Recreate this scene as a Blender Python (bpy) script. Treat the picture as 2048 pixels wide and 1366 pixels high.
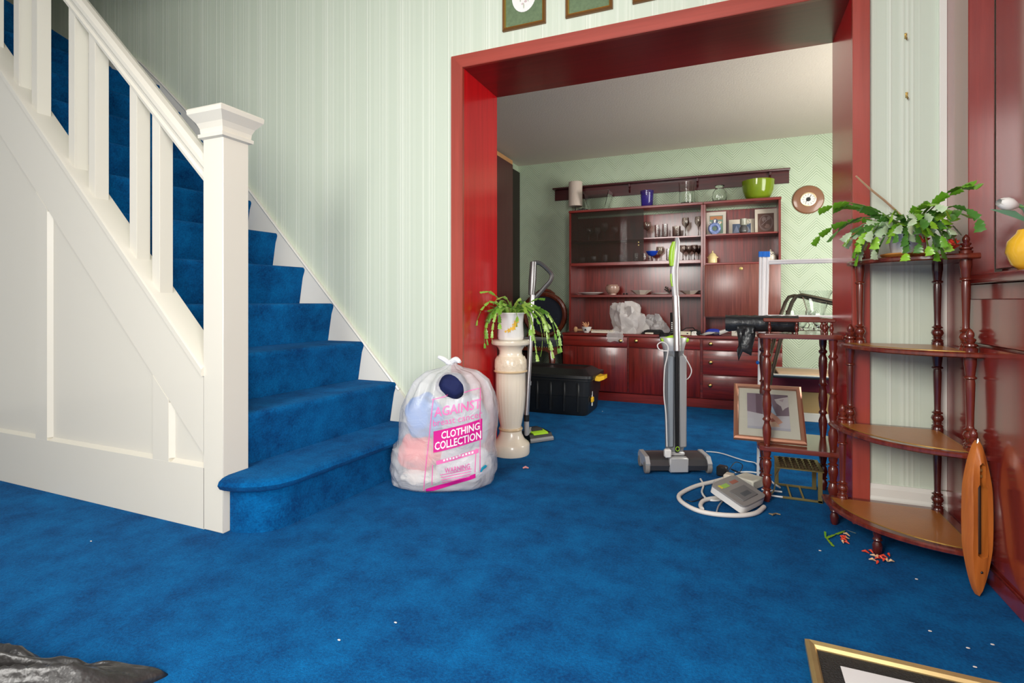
import bpy, bmesh, math, random
from mathutils import Vector, Matrix, noise
from mathutils.bvhtree import BVHTree
random.seed(7)
R = math.radians
for o in list(bpy.data.objects): bpy.data.objects.remove(o)
scene = bpy.context.scene
col = scene.collection

# ------------------------------------------------------------------ camera
FPX, HZ, CH = 1049.0, 602.0, 0.88
YAW = math.atan(436/1049)
SN, CS = math.sin(YAW), math.cos(YAW)
cd = bpy.data.cameras.new('camera'); cam = bpy.data.objects.new('camera', cd); col.objects.link(cam)
cam.location = (0, 0, CH); cam.rotation_euler = (R(90), 0, YAW)
cd.sensor_width = 36; cd.lens = FPX/2048*36; cd.shift_y = -(683-HZ)/2048; cd.clip_start = 0.02
scene.camera = cam

# ------------------------------------------------------------------ light
scene.view_settings.view_transform = 'Standard'; scene.view_settings.look = 'None'
scene.view_settings.exposure = 0.0; scene.view_settings.gamma = 1; scene.view_settings.use_curve_mapping = False
w = bpy.data.worlds.new('world'); scene.world = w; w.use_nodes = True
w.node_tree.nodes['Background'].inputs[0].default_value = (1.0, 0.975, 0.93, 1)
w.node_tree.nodes['Background'].inputs[1].default_value = 0.7
def area(name, loc, aim, sx, sy, power, color=(1, 1, 1)):
    l = bpy.data.lights.new(name, 'AREA'); l.shape = 'RECTANGLE'; l.size = sx; l.size_y = sy; l.energy = power; l.color = color
    o = bpy.data.objects.new(name, l); col.objects.link(o); o.location = loc
    o.rotation_euler = (Vector(aim)-Vector(loc)).to_track_quat('-Z', 'Y').to_euler(); return o
area('hall_window_light', (2.0, -1.55, 1.6), (-1.4, 1.9, 0.9), 1.8, 1.8, 185, (1.0, 0.97, 0.92))
area('hall_fill_light', (-1.0, -1.1, 1.9), (1.5, 1.7, 0.9), 1.2, 1.2, 95, (1.0, 0.97, 0.92))  # added fill for the right corner, no fitting stands here
area('back_room_fill_light', (1.40, 3.12, 1.35), (-1.5, 4.8, 1.25), 1.3, 1.2, 64, (1.0, 0.97, 0.92))  # added emitter hidden behind the wall pier, no window there
area('landing_light', (-4.3, 0.2, 4.6), (-3.2, 2.3, 2.0), 1.2, 1.2, 6, (0.95, 1.0, 1.0))

# ------------------------------------------------------------------ back-projection of measured points
def PD(u, v, D):
    L = (u-1024)/FPX*D
    return Vector((-D*SN+L*CS, D*CS+L*SN, CH-(v-HZ)/FPX*D))
def PY(u, v, Y): return PD(u, v, Y/(CS+(u-1024)/FPX*SN))
def PX(u, v, X): return PD(u, v, X/(-SN+(u-1024)/FPX*CS))
def PZ(u, v, z): return PD(u, v, (CH-z)*FPX/(v-HZ))
RT = Vector((CS, SN, 0)); FW = Vector((-SN, CS, 0)); UP = Vector((0, 0, 1))

# ------------------------------------------------------------------ materials
MATS = {}
def nt(m): return m.node_tree.nodes, m.node_tree.links
def M(name, c, rough=0.5, metal=0.0, coat=0.0, trans=0.0, ior=1.45, alpha=1.0, bump=0.0, bscale=60, var=0.0, vscale=6, sheen=0.0, spec=0.5, emis=None):
    if name in MATS: return MATS[name]
    m = bpy.data.materials.new(name); m.use_nodes = True; N, L = nt(m); b = N['Principled BSDF']
    b.inputs['Base Color'].default_value = (*c, 1); b.inputs['Roughness'].default_value = rough
    b.inputs['Metallic'].default_value = metal; b.inputs['Coat Weight'].default_value = coat; b.inputs['Coat Roughness'].default_value = 0.08
    b.inputs['Transmission Weight'].default_value = trans; b.inputs['IOR'].default_value = ior; b.inputs['Alpha'].default_value = alpha
    b.inputs['Sheen Weight'].default_value = sheen; b.inputs['Specular IOR Level'].default_value = spec
    tc = N.new('ShaderNodeTexCoord')
    if var > 0:
        n = N.new('ShaderNodeTexNoise'); n.inputs['Scale'].default_value = vscale; n.inputs['Detail'].default_value = 4
        L.new(tc.outputs['Object'], n.inputs['Vector'])
        mx = N.new('ShaderNodeMix'); mx.data_type = 'RGBA'
        mx.inputs[6].default_value = (*[x*(1-var) for x in c], 1); mx.inputs[7].default_value = (*[min(1, x*(1+var)) for x in c], 1)
        L.new(n.outputs['Fac'], mx.inputs[0]); L.new(mx.outputs[2], b.inputs['Base Color'])
    if bump > 0:
        n2 = N.new('ShaderNodeTexNoise'); n2.inputs['Scale'].default_value = bscale; n2.inputs['Detail'].default_value = 3
        L.new(tc.outputs['Object'], n2.inputs['Vector'])
        bp = N.new('ShaderNodeBump'); bp.inputs['Strength'].default_value = bump; bp.inputs['Distance'].default_value = 0.01
        L.new(n2.outputs['Fac'], bp.inputs['Height']); L.new(bp.outputs[0], b.inputs['Normal'])
    MATS[name] = m; return m
def wood(name, c1, c2, rough=0.3, coat=0.5, axis='Z', scale=1.0, coatr=0.12):
    m = bpy.data.materials.new(name); m.use_nodes = True; N, L = nt(m); b = N['Principled BSDF']
    b.inputs['Roughness'].default_value = rough; b.inputs['Coat Weight'].default_value = coat; b.inputs['Coat Roughness'].default_value = coatr
    tc = N.new('ShaderNodeTexCoord'); mp = N.new('ShaderNodeMapping'); L.new(tc.outputs['Object'], mp.inputs[0])
    s = {'X': (1.2, 26, 26), 'Y': (26, 1.2, 26), 'Z': (26, 26, 1.2)}[axis]
    mp.inputs['Scale'].default_value = [x*scale for x in s]
    n = N.new('ShaderNodeTexNoise'); n.inputs['Scale'].default_value = 2.2; n.inputs['Detail'].default_value = 8; n.inputs['Roughness'].default_value = 0.65
    L.new(mp.outputs[0], n.inputs['Vector'])
    r = N.new('ShaderNodeValToRGB'); r.color_ramp.elements[0].position = 0.36; r.color_ramp.elements[1].position = 0.66
    r.color_ramp.elements[0].color = (*c1, 1); r.color_ramp.elements[1].color = (*c2, 1)
    L.new(n.outputs['Fac'], r.inputs[0]); L.new(r.outputs[0], b.inputs['Base Color'])
    bp = N.new('ShaderNodeBump'); bp.inputs['Strength'].default_value = 0.08; bp.inputs['Distance'].default_value = 0.003
    L.new(n.outputs['Fac'], bp.inputs['Height']); L.new(bp.outputs[0], b.inputs['Normal'])
    MATS[name] = m; return m
def carpet(name, dark, light):
    m = bpy.data.materials.new(name); m.use_nodes = True; N, L = nt(m); b = N['Principled BSDF']
    b.inputs['Roughness'].default_value = 0.95; b.inputs['Sheen Weight'].default_value = 0.12; b.inputs['Sheen Roughness'].default_value = 0.5
    b.inputs['Sheen Tint'].default_value = (0.1, 0.4, 0.9, 1); b.inputs['Specular IOR Level'].default_value = 0.1
    g = N.new('ShaderNodeNewGeometry')
    a = N.new('ShaderNodeTexNoise'); a.inputs['Scale'].default_value = 7.0; a.inputs['Detail'].default_value = 8; a.inputs['Roughness'].default_value = 0.72
    f = N.new('ShaderNodeTexNoise'); f.inputs['Scale'].default_value = 130; f.inputs['Detail'].default_value = 3
    for n in (a, f): L.new(g.outputs['Position'], n.inputs['Vector'])
    mu = N.new('ShaderNodeMath'); mu.operation = 'MULTIPLY'; mu.inputs[1].default_value = 0.5; L.new(f.outputs['Fac'], mu.inputs[0])
    ad = N.new('ShaderNodeMath'); ad.operation = 'ADD'; L.new(a.outputs['Fac'], ad.inputs[0]); L.new(mu.outputs[0], ad.inputs[1])
    r = N.new('ShaderNodeValToRGB'); r.color_ramp.elements[0].position = 0.55; r.color_ramp.elements[1].position = 0.98
    r.color_ramp.elements[0].color = (*dark, 1); r.color_ramp.elements[1].color = (*light, 1)
    L.new(ad.outputs[0], r.inputs[0]); L.new(r.outputs[0], b.inputs['Base Color'])
    f2 = N.new('ShaderNodeTexNoise'); f2.inputs['Scale'].default_value = 260; f2.inputs['Detail'].default_value = 2; L.new(g.outputs['Position'], f2.inputs['Vector'])
    bp = N.new('ShaderNodeBump'); bp.inputs['Strength'].default_value = 0.6; bp.inputs['Distance'].default_value = 0.006
    L.new(f2.outputs['Fac'], bp.inputs['Height']); L.new(bp.outputs[0], b.inputs['Normal'])
    MATS[name] = m; return m
def stripe_paper(name, base, line):
    m = bpy.data.materials.new(name); m.use_nodes = True; N, L = nt(m); b = N['Principled BSDF']
    b.inputs['Roughness'].default_value = 0.42; b.inputs['Specular IOR Level'].default_value = 0.4
    g = N.new('ShaderNodeNewGeometry'); s = N.new('ShaderNodeSeparateXYZ'); L.new(g.outputs['Position'], s.inputs[0])
    ad = N.new('ShaderNodeMath'); ad.operation = 'ADD'; L.new(s.outputs['X'], ad.inputs[0]); L.new(s.outputs['Y'], ad.inputs[1])
    mu = N.new('ShaderNodeMath'); mu.operation = 'MULTIPLY'; mu.inputs[1].default_value = 1/0.53; L.new(ad.outputs[0], mu.inputs[0])
    fr = N.new('ShaderNodeMath'); fr.operation = 'FRACT'; L.new(mu.outputs[0], fr.inputs[0])
    r = N.new('ShaderNodeValToRGB'); r.color_ramp.interpolation = 'LINEAR'
    E = r.color_ramp.elements
    stops = [(0, 0), (.004, .9), (.012, .9), (.016, .1), (.030, .1), (.034, .8), (.040, .1), (.052, .7), (.058, 0), (.24, 0), (.245, .5), (.25, 0), (.42, 0), (.426, .8), (.434, .8), (.44, 0), (.452, .8), (.470, .8), (.476, .1), (.49, .6), (.495, 0), (.70, 0), (.705, .7), (.715, .7), (.72, 0), (.88, 0), (.885, .35), (.89, 0)]
    for i, (p, v) in enumerate(stops):
        e = E[0] if i == 0 else (E[1] if i == 1 else E.new(p)); e.position = p; e.color = (v, v, v, 1)
    L.new(fr.outputs[0], r.inputs[0])
    cx = N.new('ShaderNodeCombineXYZ'); L.new(fr.outputs[0], cx.inputs[0])
    n1 = N.new('ShaderNodeTexNoise'); n1.inputs['Scale'].default_value = 34; n1.inputs['Detail'].default_value = 3; n1.inputs['Roughness'].default_value = 0.7; L.new(cx.outputs[0], n1.inputs['Vector'])
    mr = N.new('ShaderNodeMapRange'); mr.inputs[1].default_value = .40; mr.inputs[2].default_value = .66; mr.inputs[3].default_value = 0; mr.inputs[4].default_value = .8; L.new(n1.outputs['Fac'], mr.inputs[0])
    n3 = N.new('ShaderNodeTexNoise'); n3.inputs['Scale'].default_value = 7; n3.inputs['Detail'].default_value = 1; L.new(cx.outputs[0], n3.inputs['Vector'])
    m3 = N.new('ShaderNodeMapRange'); m3.inputs[1].default_value = .45; m3.inputs[2].default_value = .55; m3.inputs[3].default_value = .12; L.new(n3.outputs['Fac'], m3.inputs[0])
    mm = N.new('ShaderNodeMath'); mm.operation = 'MULTIPLY'; L.new(mr.outputs[0], mm.inputs[0]); L.new(m3.outputs[0], mm.inputs[1])
    mxx = N.new('ShaderNodeMath'); mxx.operation = 'MAXIMUM'; L.new(r.outputs[0], mxx.inputs[0]); L.new(mm.outputs[0], mxx.inputs[1]); H_ = mxx.outputs[0]
    mx = N.new('ShaderNodeMix'); mx.data_type = 'RGBA'; mx.inputs[6].default_value = (*base, 1); mx.inputs[7].default_value = (*line, 1)
    L.new(H_, mx.inputs[0]); L.new(mx.outputs[2], b.inputs['Base Color'])
    bp = N.new('ShaderNodeBump'); bp.inputs['Strength'].default_value = 0.5; bp.inputs['Distance'].default_value = 0.003
    L.new(H_, bp.inputs['Height']); L.new(bp.outputs[0], b.inputs['Normal'])
    MATS[name] = m; return m
def zigzag_paper(name, base, line):
    m = bpy.data.materials.new(name); m.use_nodes = True; N, L = nt(m); b = N['Principled BSDF']
    b.inputs['Roughness'].default_value = 0.5
    g = N.new('ShaderNodeNewGeometry'); s = N.new('ShaderNodeSeparateXYZ'); L.new(g.outputs['Position'], s.inputs[0])
    def mth(op, a, bb=None):
        n = N.new('ShaderNodeMath'); n.operation = op
        for i, x in enumerate((a, bb)):
            if x is None: continue
            if isinstance(x, (int, float)): n.inputs[i].default_value = x
            else: L.new(x, n.inputs[i])
        return n.outputs[0]
    ax = mth('ADD', s.outputs['X'], s.outputs['Y'])
    tri = mth('PINGPONG', ax, 0.13)
    ph = mth('ADD', s.outputs['Z'], mth('MULTIPLY', tri, 1.0))
    st = mth('SINE', mth('MULTIPLY', ph, 2*math.pi/0.022))
    nz = N.new('ShaderNodeTexNoise'); nz.inputs['Scale'].default_value = 4; L.new(g.outputs['Position'], nz.inputs['Vector'])
    band = mth('SINE', mth('MULTIPLY', ph, 2*math.pi/0.15))
    amp = mth('MULTIPLY', mth('MULTIPLY', st, mth('ADD', mth('MULTIPLY', band, 0.5), 0.6)), nz.outputs['Fac'])
    fac_ = mth('ADD', mth('MULTIPLY', amp, 1.5), 0.55); cl = N.new('ShaderNodeClamp'); L.new(fac_, cl.inputs[0]); fac = cl.outputs[0]
    mx = N.new('ShaderNodeMix'); mx.data_type = 'RGBA'; mx.inputs[6].default_value = (*base, 1); mx.inputs[7].default_value = (*line, 1)
    L.new(fac, mx.inputs[0]); L.new(mx.outputs[2], b.inputs['Base Color'])
    bp = N.new('ShaderNodeBump'); bp.inputs['Strength'].default_value = 0.5; bp.inputs['Distance'].default_value = 0.003
    L.new(fac, bp.inputs['Height']); L.new(bp.outputs[0], b.inputs['Normal'])
    MATS[name] = m; return m

C_BLUE = carpet('blue_carpet', (0.0005, 0.035, 0.135), (0.001, 0.130, 0.36))
PAPER = stripe_paper('striped_wallpaper', (0.62, 0.69, 0.57), (0.76, 0.81, 0.70))
ZIG = zigzag_paper('zigzag_wallpaper', (0.36, 0.46, 0.31), (0.60, 0.70, 0.53))
WHITE = M('white_gloss_paint', (0.70, 0.665, 0.575), 0.35, coat=0.2, bump=0.05, bscale=20)
SKIRT = M('cream_gloss_paint', (0.80, 0.78, 0.71), 0.35, coat=0.2, bump=0.05, bscale=20)
CEIL = M('ceiling_paint', (0.70, 0.62, 0.52), 0.8, bump=0.15, bscale=90)
CASE = wood('mahogany_casing', (0.32, 0.045, 0.028), (0.42, 0.062, 0.040), 0.3, 0.5, 'Z', 0.5, 0.2)
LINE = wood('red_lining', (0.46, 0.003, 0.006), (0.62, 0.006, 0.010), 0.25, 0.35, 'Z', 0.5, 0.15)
LINEX_SHADED = wood('red_lining_across_shaded', (0.17, 0.006, 0.008), (0.23, 0.010, 0.012), 0.3, 0.4, 'X', 0.5, 0.2)  # head board darkened: shade on its downward face is in the colour
CASEX = wood('mahogany_casing_across', (0.32, 0.045, 0.028), (0.42, 0.062, 0.040), 0.3, 0.5, 'X', 0.5, 0.2)
UNITW = wood('red_mahogany_upright', (0.10, 0.008, 0.006), (0.25, 0.018, 0.012), 0.3, 0.55, 'Z')
UNITX = wood('red_mahogany_across', (0.12, 0.009, 0.007), (0.27, 0.020, 0.013), 0.3, 0.55, 'X')
CUPB = wood('cupboard_mahogany', (0.20, 0.020, 0.016), (0.30, 0.032, 0.024), 0.22, 0.9, 'Z', 0.4)
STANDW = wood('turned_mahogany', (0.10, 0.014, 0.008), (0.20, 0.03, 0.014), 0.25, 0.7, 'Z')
STAND_SHADED = wood('shaded_turned_mahogany', (0.05, 0.007, 0.005), (0.11, 0.015, 0.009), 0.25, 0.7, 'Z')  # darker copy of the turned wood: shade painted on rear posts and feet
LEATHER = M('tan_leather_inset', (0.42, 0.145, 0.03), 0.35, coat=0.3, var=0.3, vscale=5, bump=0.1, bscale=180)
GOLD = M('gold_tooling', (0.45, 0.28, 0.06), 0.35, metal=0.6)
BRASS = M('brass', (0.62, 0.45, 0.17), 0.28, metal=1.0)
BRASSD = M('dull_brass', (0.42, 0.32, 0.12), 0.42, metal=0.85, var=0.25)
BLACK = M('black_plastic', (0.012, 0.013, 0.014), 0.38, bump=0.05, bscale=200, var=0.3)
GREY = M('grey_plastic', (0.20, 0.21, 0.22), 0.35, coat=0.2)
SILVER = M('silver_metal', (0.62, 0.62, 0.62), 0.28, metal=0.9)
SILVERP = M('silver_plastic', (0.50, 0.50, 0.50), 0.35, metal=0.3)
LIME = M('lime_plastic', (0.36, 0.66, 0.03), 0.3, coat=0.3)
WPLAST = M('white_plastic', (0.78, 0.77, 0.74), 0.35)
CREAM = M('cream_ceramic', (0.82, 0.74, 0.60), 0.25, coat=0.6)
CREAMD = M('cream_relief_ceramic', (0.78, 0.68, 0.52), 0.3, coat=0.5, bump=0.8, bscale=28, var=0.12, vscale=20)
GLASS = M('clear_glass', (0.95, 0.97, 0.96), 0.02, trans=1.0)
SMOKE = M('smoky_glass', (0.72, 0.68, 0.62), 0.03, trans=1.0)
PURPLE = M('purple_glass', (0.25, 0.18, 0.75), 0.04, trans=0.9)
GREENG = M('green_glass', (0.33, 0.46, 0.03), 0.07, trans=0.5)
YELLOW = M('yellow_plastic', (0.85, 0.50, 0.02), 0.4)

# ------------------------------------------------------------------ mesh builder
class B:
    def __init__(s): s.bm = bmesh.new()
    def box(s, x0, x1, y0, y1, z0, z1, b=0.0, seg=1):
        r = bmesh.ops.create_cube(s.bm, size=1)
        for v in r['verts']: v.co = Vector(((x0+x1)/2+v.co.x*(x1-x0), (y0+y1)/2+v.co.y*(y1-y0), (z0+z1)/2+v.co.z*(z1-z0)))
        if b > 0:
            es = list({e for v in r['verts'] for e in v.link_edges}); bmesh.ops.bevel(s.bm, geom=es, offset=b, segments=seg, affect='EDGES', profile=0.5)
        return s
    def obox(s, o, ex, ey, ez, b=0.0):   # oriented box: corner + three edge vectors
        o = Vector(o); r = bmesh.ops.create_cube(s.bm, size=1)
        for v in r['verts']: v.co = o+Vector(ex)*(v.co.x+.5)+Vector(ey)*(v.co.y+.5)+Vector(ez)*(v.co.z+.5)
        fs = list({f for v in r['verts'] for f in v.link_faces}); bmesh.ops.recalc_face_normals(s.bm, faces=fs)
        if b > 0:
            es = list({e for v in r['verts'] for e in v.link_edges}); bmesh.ops.bevel(s.bm, geom=es, offset=b, segments=1, affect='EDGES')
        return s
    def lathe(s, prof, n=20, c=(0, 0, 0), sx=1, sy=1, mod=None):
        c = Vector(c); rings = []
        for r, z in prof:
            if r < 1e-5: rings.append([s.bm.verts.new(c+Vector((0, 0, z)))])
            else:
                ring = []
                for i in range(n):
                    a = 2*math.pi*i/n; rr = r*(mod(a, z) if mod else 1)
                    ring.append(s.bm.verts.new(c+Vector((rr*math.cos(a)*sx, rr*math.sin(a)*sy, z))))
                rings.append(ring)
        for A, C in zip(rings, rings[1:]):
            for i in range(n):
                j = (i+1) % n
                if len(A) == 1 and len(C) > 1: s.bm.faces.new((A[0], C[j], C[i]))
                elif len(C) == 1 and len(A) > 1: s.bm.faces.new((A[i], A[j], C[0]))
                elif len(A) > 1: s.bm.faces.new((A[i], A[j], C[j], C[i]))
        return s
    def tube(s, pts, r, n=8, closed=False, caps=True):
        pts = [Vector(p) for p in pts]; rings = []; N = len(pts); prev = None
        for i, p in enumerate(pts):
            if closed: t = pts[(i+1) % N]-pts[i-1]
            else: t = pts[min(i+1, N-1)]-pts[max(i-1, 0)]
            t.normalize()
            if prev is None:
                up = Vector((0, 0, 1)) if abs(t.z) < .9 else Vector((1, 0, 0)); a = t.cross(up).normalized()
            else:
                a = (prev-t*prev.dot(t)).normalized()
            prev = a; b = t.cross(a); rr = r[i] if isinstance(r, (list, tuple)) else r
            rings.append([s.bm.verts.new(p+a*rr*math.cos(2*math.pi*k/n)+b*rr*math.sin(2*math.pi*k/n)) for k in range(n)])
        M_ = N if closed else N-1
        for i in range(M_):
            A, C = rings[i], rings[(i+1) % N]
            for k in range(n): s.bm.faces.new((A[k], A[(k+1) % n], C[(k+1) % n], C[k]))
        if not closed and caps:
            s.bm.faces.new(rings[0][::-1]); s.bm.faces.new(rings[-1])
        return s
    def prism(s, pts, d, b=0.0):   # polygon (3d pts) extruded along d
        d = Vector(d); a = [s.bm.verts.new(Vector(p)) for p in pts]; c = [s.bm.verts.new(Vector(p)+d) for p in pts]; n = len(a)
        fs = [s.bm.faces.new(a), s.bm.faces.new(c[::-1])]
        for i in range(n): fs.append(s.bm.faces.new((a[i], c[i], c[(i+1) % n], a[(i+1) % n])))
        bmesh.ops.recalc_face_normals(s.bm, faces=fs)
        if b > 0:
            es = list({e for f in fs for e in f.edges}); bmesh.ops.bevel(s.bm, geom=es, offset=b, segments=2, affect='EDGES')
        return s
    def loft(s, rings, cap=True):
        rr = [[s.bm.verts.new(Vector(p)) for p in r] for r in rings]; n = len(rr[0]); fs = []
        for A, C in zip(rr, rr[1:]):
            for i in range(n): fs.append(s.bm.faces.new((A[i], A[(i+1) % n], C[(i+1) % n], C[i])))
        if cap: fs += [s.bm.faces.new(rr[0][::-1]), s.bm.faces.new(rr[-1])]
        bmesh.ops.recalc_face_normals(s.bm, faces=fs); return s
    def ball(s, c, r, u=12, v=8, sc=(1, 1, 1)):
        m = Matrix.Translation(Vector(c)) @ Matrix.Diagonal((sc[0], sc[1], sc[2], 1))
        bmesh.ops.create_uvsphere(s.bm, u_segments=u, v_segments=v, radius=r, matrix=m); return s

def rootof(o):
    while o.parent: o = o.parent
    return o
def smooth(me, ang=40):
    me.polygons.foreach_set('use_smooth', [True]*len(me.polygons)); me.set_sharp_from_angle(angle=R(ang))
def mk(name, b, mat, parent=None, sm=True, ang=40, label=None):
    me = bpy.data.meshes.new(name); b.bm.to_mesh(me); b.bm.free()
    for m in (mat if isinstance(mat, (list, tuple)) else [mat]): me.materials.append(m)
    if sm: smooth(me, ang)
    o = bpy.data.objects.new(name, me); col.objects.link(o)
    if parent:
        o.parent = parent; me.transform(Matrix.Translation(-rootof(parent).location))
    if label: o['label'] = label
    return o
def tag(o, label, cat, group=None, kind=None):
    o['label'] = label; o['category'] = cat
    if group: o['group'] = group
    if kind: o['kind'] = kind
    if o.type == 'MESH' and o.location.length < 1e-9:
        vs = [v.co for v in o.data.vertices]
        c = Vector(((min(v.x for v in vs)+max(v.x for v in vs))/2, (min(v.y for v in vs)+max(v.y for v in vs))/2, min(v.z for v in vs)))
        o.data.transform(Matrix.Translation(-c)); o.location = c
    return o
def thing(name, label, cat, loc=(0, 0, 0), group=None):
    o = bpy.data.objects.new(name, None); col.objects.link(o); o.location = loc; o.empty_display_size = 0.05
    o['label'] = label; o['category'] = cat
    if group: o['group'] = group
    return o
def struct(name, b=None, mat=None, parent=None):
    if b is None:
        o = bpy.data.objects.new(name, None); col.objects.link(o)
    else: o = mk(name, b, mat, parent, sm=False)
    if not parent: o['kind'] = 'structure'
    return o
def dup(o, parent=None):
    c = o.copy(); col.objects.link(c); c.parent = parent
    for ch in o.children: dup(ch, c)
    return c
def pmat(rgb, rough=0.6):
    return M('print_%02x%02x%02x_%d' % (*[int(x*255) for x in rgb], int(rough*10)), rgb, rough)
def flat_print(name, parent, o, ex, ey, shapes, rough=0.5, lift=0.0006):
    """a printed sheet: coloured patches laid on one flat sheet; o corner, ex/ey edges, shapes [(rgb, [(a,b)..])] in 0..1"""
    o, ex, ey = Vector(o), Vector(ex), Vector(ey); n = ex.cross(ey).normalized()
    b = B(); mats = []
    for i, (rgb, pts) in enumerate(shapes):
        m = pmat(rgb, rough)
        if m not in mats: mats.append(m)
        vs = [b.bm.verts.new(o+ex*x+ey*y+n*lift*(i+1)*.5) for x, y in pts]
        f = b.bm.faces.new(vs); f.material_index = mats.index(m)
    bmesh.ops.triangulate(b.bm, faces=b.bm.faces[:])
    return mk(name, b, mats, parent, sm=False)
def ell(cx, cy, rx, ry, n=20, a0=0, a1=360): return [(cx+rx*math.cos(R(a0+(a1-a0)*i/n)), cy+ry*math.sin(R(a0+(a1-a0)*i/n))) for i in range(n)]
def rect(x0, y0, x1, y1): return [(x0, y0), (x1, y0), (x1, y1), (x0, y1)]
def frame_ring(b, o, ex, ey, w, d, rise=0.0):
    """mitred picture frame of width w, thickness d (along normal)"""
    o, ex, ey = Vector(o), Vector(ex), Vector(ey); n = ex.cross(ey).normalized(); X, Y = ex.length, ey.length; a, c = ex.normalized(), ey.normalized()
    def P(x, y, z): return o+a*x+c*y+n*z
    prof = [(0, 0), (0, d*.7), (w*.35, d), (w*.8, d*.8), (w, d*.45), (w, 0)]
    rings = []
    for (i, z) in prof: rings.append([P(i, i, z), P(X-i, i, z), P(X-i, Y-i, z), P(i, Y-i, z)])
    rr = [[b.bm.verts.new(p) for p in r] for r in rings]; fs = []
    for k in range(len(rr)):
        A, C = rr[k], rr[(k+1) % len(rr)]
        for i in range(4): fs.append(b.bm.faces.new((A[i], A[(i+1) % 4], C[(i+1) % 4], C[i])))
    bmesh.ops.recalc_face_normals(b.bm, faces=fs); return b
def text_mesh(txt, size, bold=0.0):
    cu = bpy.data.curves.new('t', 'FONT'); cu.body = txt; cu.size = size; cu.offset = bold; cu.align_x = 'CENTER'; cu.align_y = 'CENTER'; cu.resolution_u = 2
    o = bpy.data.objects.new('t', cu); col.objects.link(o)
    dg = bpy.context.evaluated_depsgraph_get(); me = bpy.data.meshes.new_from_object(o.evaluated_get(dg))
    vs = [(v.co.x, v.co.y) for v in me.vertices]; fs = [tuple(p.vertices) for p in me.polygons]
    bpy.data.objects.remove(o); bpy.data.curves.remove(cu); bpy.data.meshes.remove(me); return vs, fs

# ================================================================== THE SETTING
YA = 2.45; YJ = 2.87; YB = 5.05; OX0, OX1, OZ = -1.29, 0.447, 2.10
LX = -5.3
b = B().box(LX-.1, 4.2, -3.2, YB+.1, -0.08, 0.0); struct('floor', b, C_BLUE)
b = B(); b.box(LX, OX0-.012, YA, YJ-.01, 0, 4.9); b.box(OX1+.012, 4.2, YA, YJ-.01, 0, 4.9); b.box(OX0-.012, OX1+.012, YA, YJ-.01, OZ+.012, 4.9)
struct('wall_middle', b, PAPER)
struct('wall_back', B().box(LX, 3.5, YB, YB+.1, 0, 2.6), ZIG)
struct('wall_left', B().box(-2.13, -2.03, YJ-.01, YB, 0, 2.6), ZIG)
struct('wall_right', B().box(3.4, 3.5, YJ-.01, YB, 0, 2.6), ZIG)
struct('ceiling', B().box(-2.13, 3.5, YJ-.01, YB, 2.278, 2.6), CEIL)
struct('wall_stairwell', B().box(LX-.1, LX, 0.9, YA, 0, 4.9), PAPER)
hc = B().box(LX-.1, 4.2, 0.9, YA, 4.9, 5.0); struct('ceiling_hall', B().box(LX-.1, 4.2, -3.2, 1.36, 2.78, 2.9), M('hall_ceiling_paint', (0.8, 0.8, 0.76), 0.8)); struct('wall_landing', B().box(LX-.1, 4.2, 1.30, 1.36, 2.9, 4.9), M('landing_paint', (0.6, 0.66, 0.56), 0.8)); struct('ceiling_stairwell', hc, M('hall_ceiling_paint', (0.8, 0.8, 0.76), 0.8))
# dropped band of ceiling just behind the opening
struct('trim_1', B().box(-2.03, 3.4, YJ, 3.03, 2.262, 2.2785), CEIL)
# door lining and casing of the opening: one board each
t = struct('trim_2')
ct = 0.022
def mitred(pts): return B().prism([(x, YA-ct, z) for x, z in pts], (0, ct, 0), 0.002)
cw = 0.068
mk('casing_board', mitred([(OX0-cw, 0.0), (OX0, 0.0), (OX0, OZ), (OX0-cw, OZ+cw)]), CASE, t)
mk('casing_board', mitred([(OX1, 0.0), (OX1+.058, 0.0), (OX1+.058, OZ+cw), (OX1, OZ)]), CASE, t)
mk('casing_board', mitred([(OX0-cw, OZ+cw), (OX0, OZ), (OX1, OZ), (OX1+.058, OZ+cw)]), CASEX, t)
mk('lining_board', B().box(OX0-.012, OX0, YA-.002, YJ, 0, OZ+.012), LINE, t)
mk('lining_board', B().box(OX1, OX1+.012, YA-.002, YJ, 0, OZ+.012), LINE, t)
mk('lining_board', B().box(OX0, OX1, YA-.002, YJ, OZ, OZ+.012), LINEX_SHADED, t)
# skirting boards
def skirting(b, x0, x1, y, h=0.165, side=-1):
    prof = [(0, 0), (0.016, 0), (0.016, h*.66), (0.012, h*.72), (0.012, h*.9), (0.006, h), (0, h)]
    b.prism([(x0, y+side*d, z) for d, z in prof], (x1-x0, 0, 0))
b = B(); skirting(b, OX1+.058, .752, YA); struct('baseboard_hall', b, SKIRT)
b = B(); skirting(b, -1.44+.01, OX0-cw, YA); struct('baseboard_stair_foot', b, SKIRT)
b = B(); skirting(b, 0.39, 3.4, YB, 0.12); skirting(b, -2.03, -1.42, YB, 0.12); struct('baseboard_back', b, SKIRT)
# pale narrow upright strip where the hall wall meets the cupboard
struct('trim_3', B().box(.728, .752, YA-.012, YA, .17, 4.9, .002), SKIRT)

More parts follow.
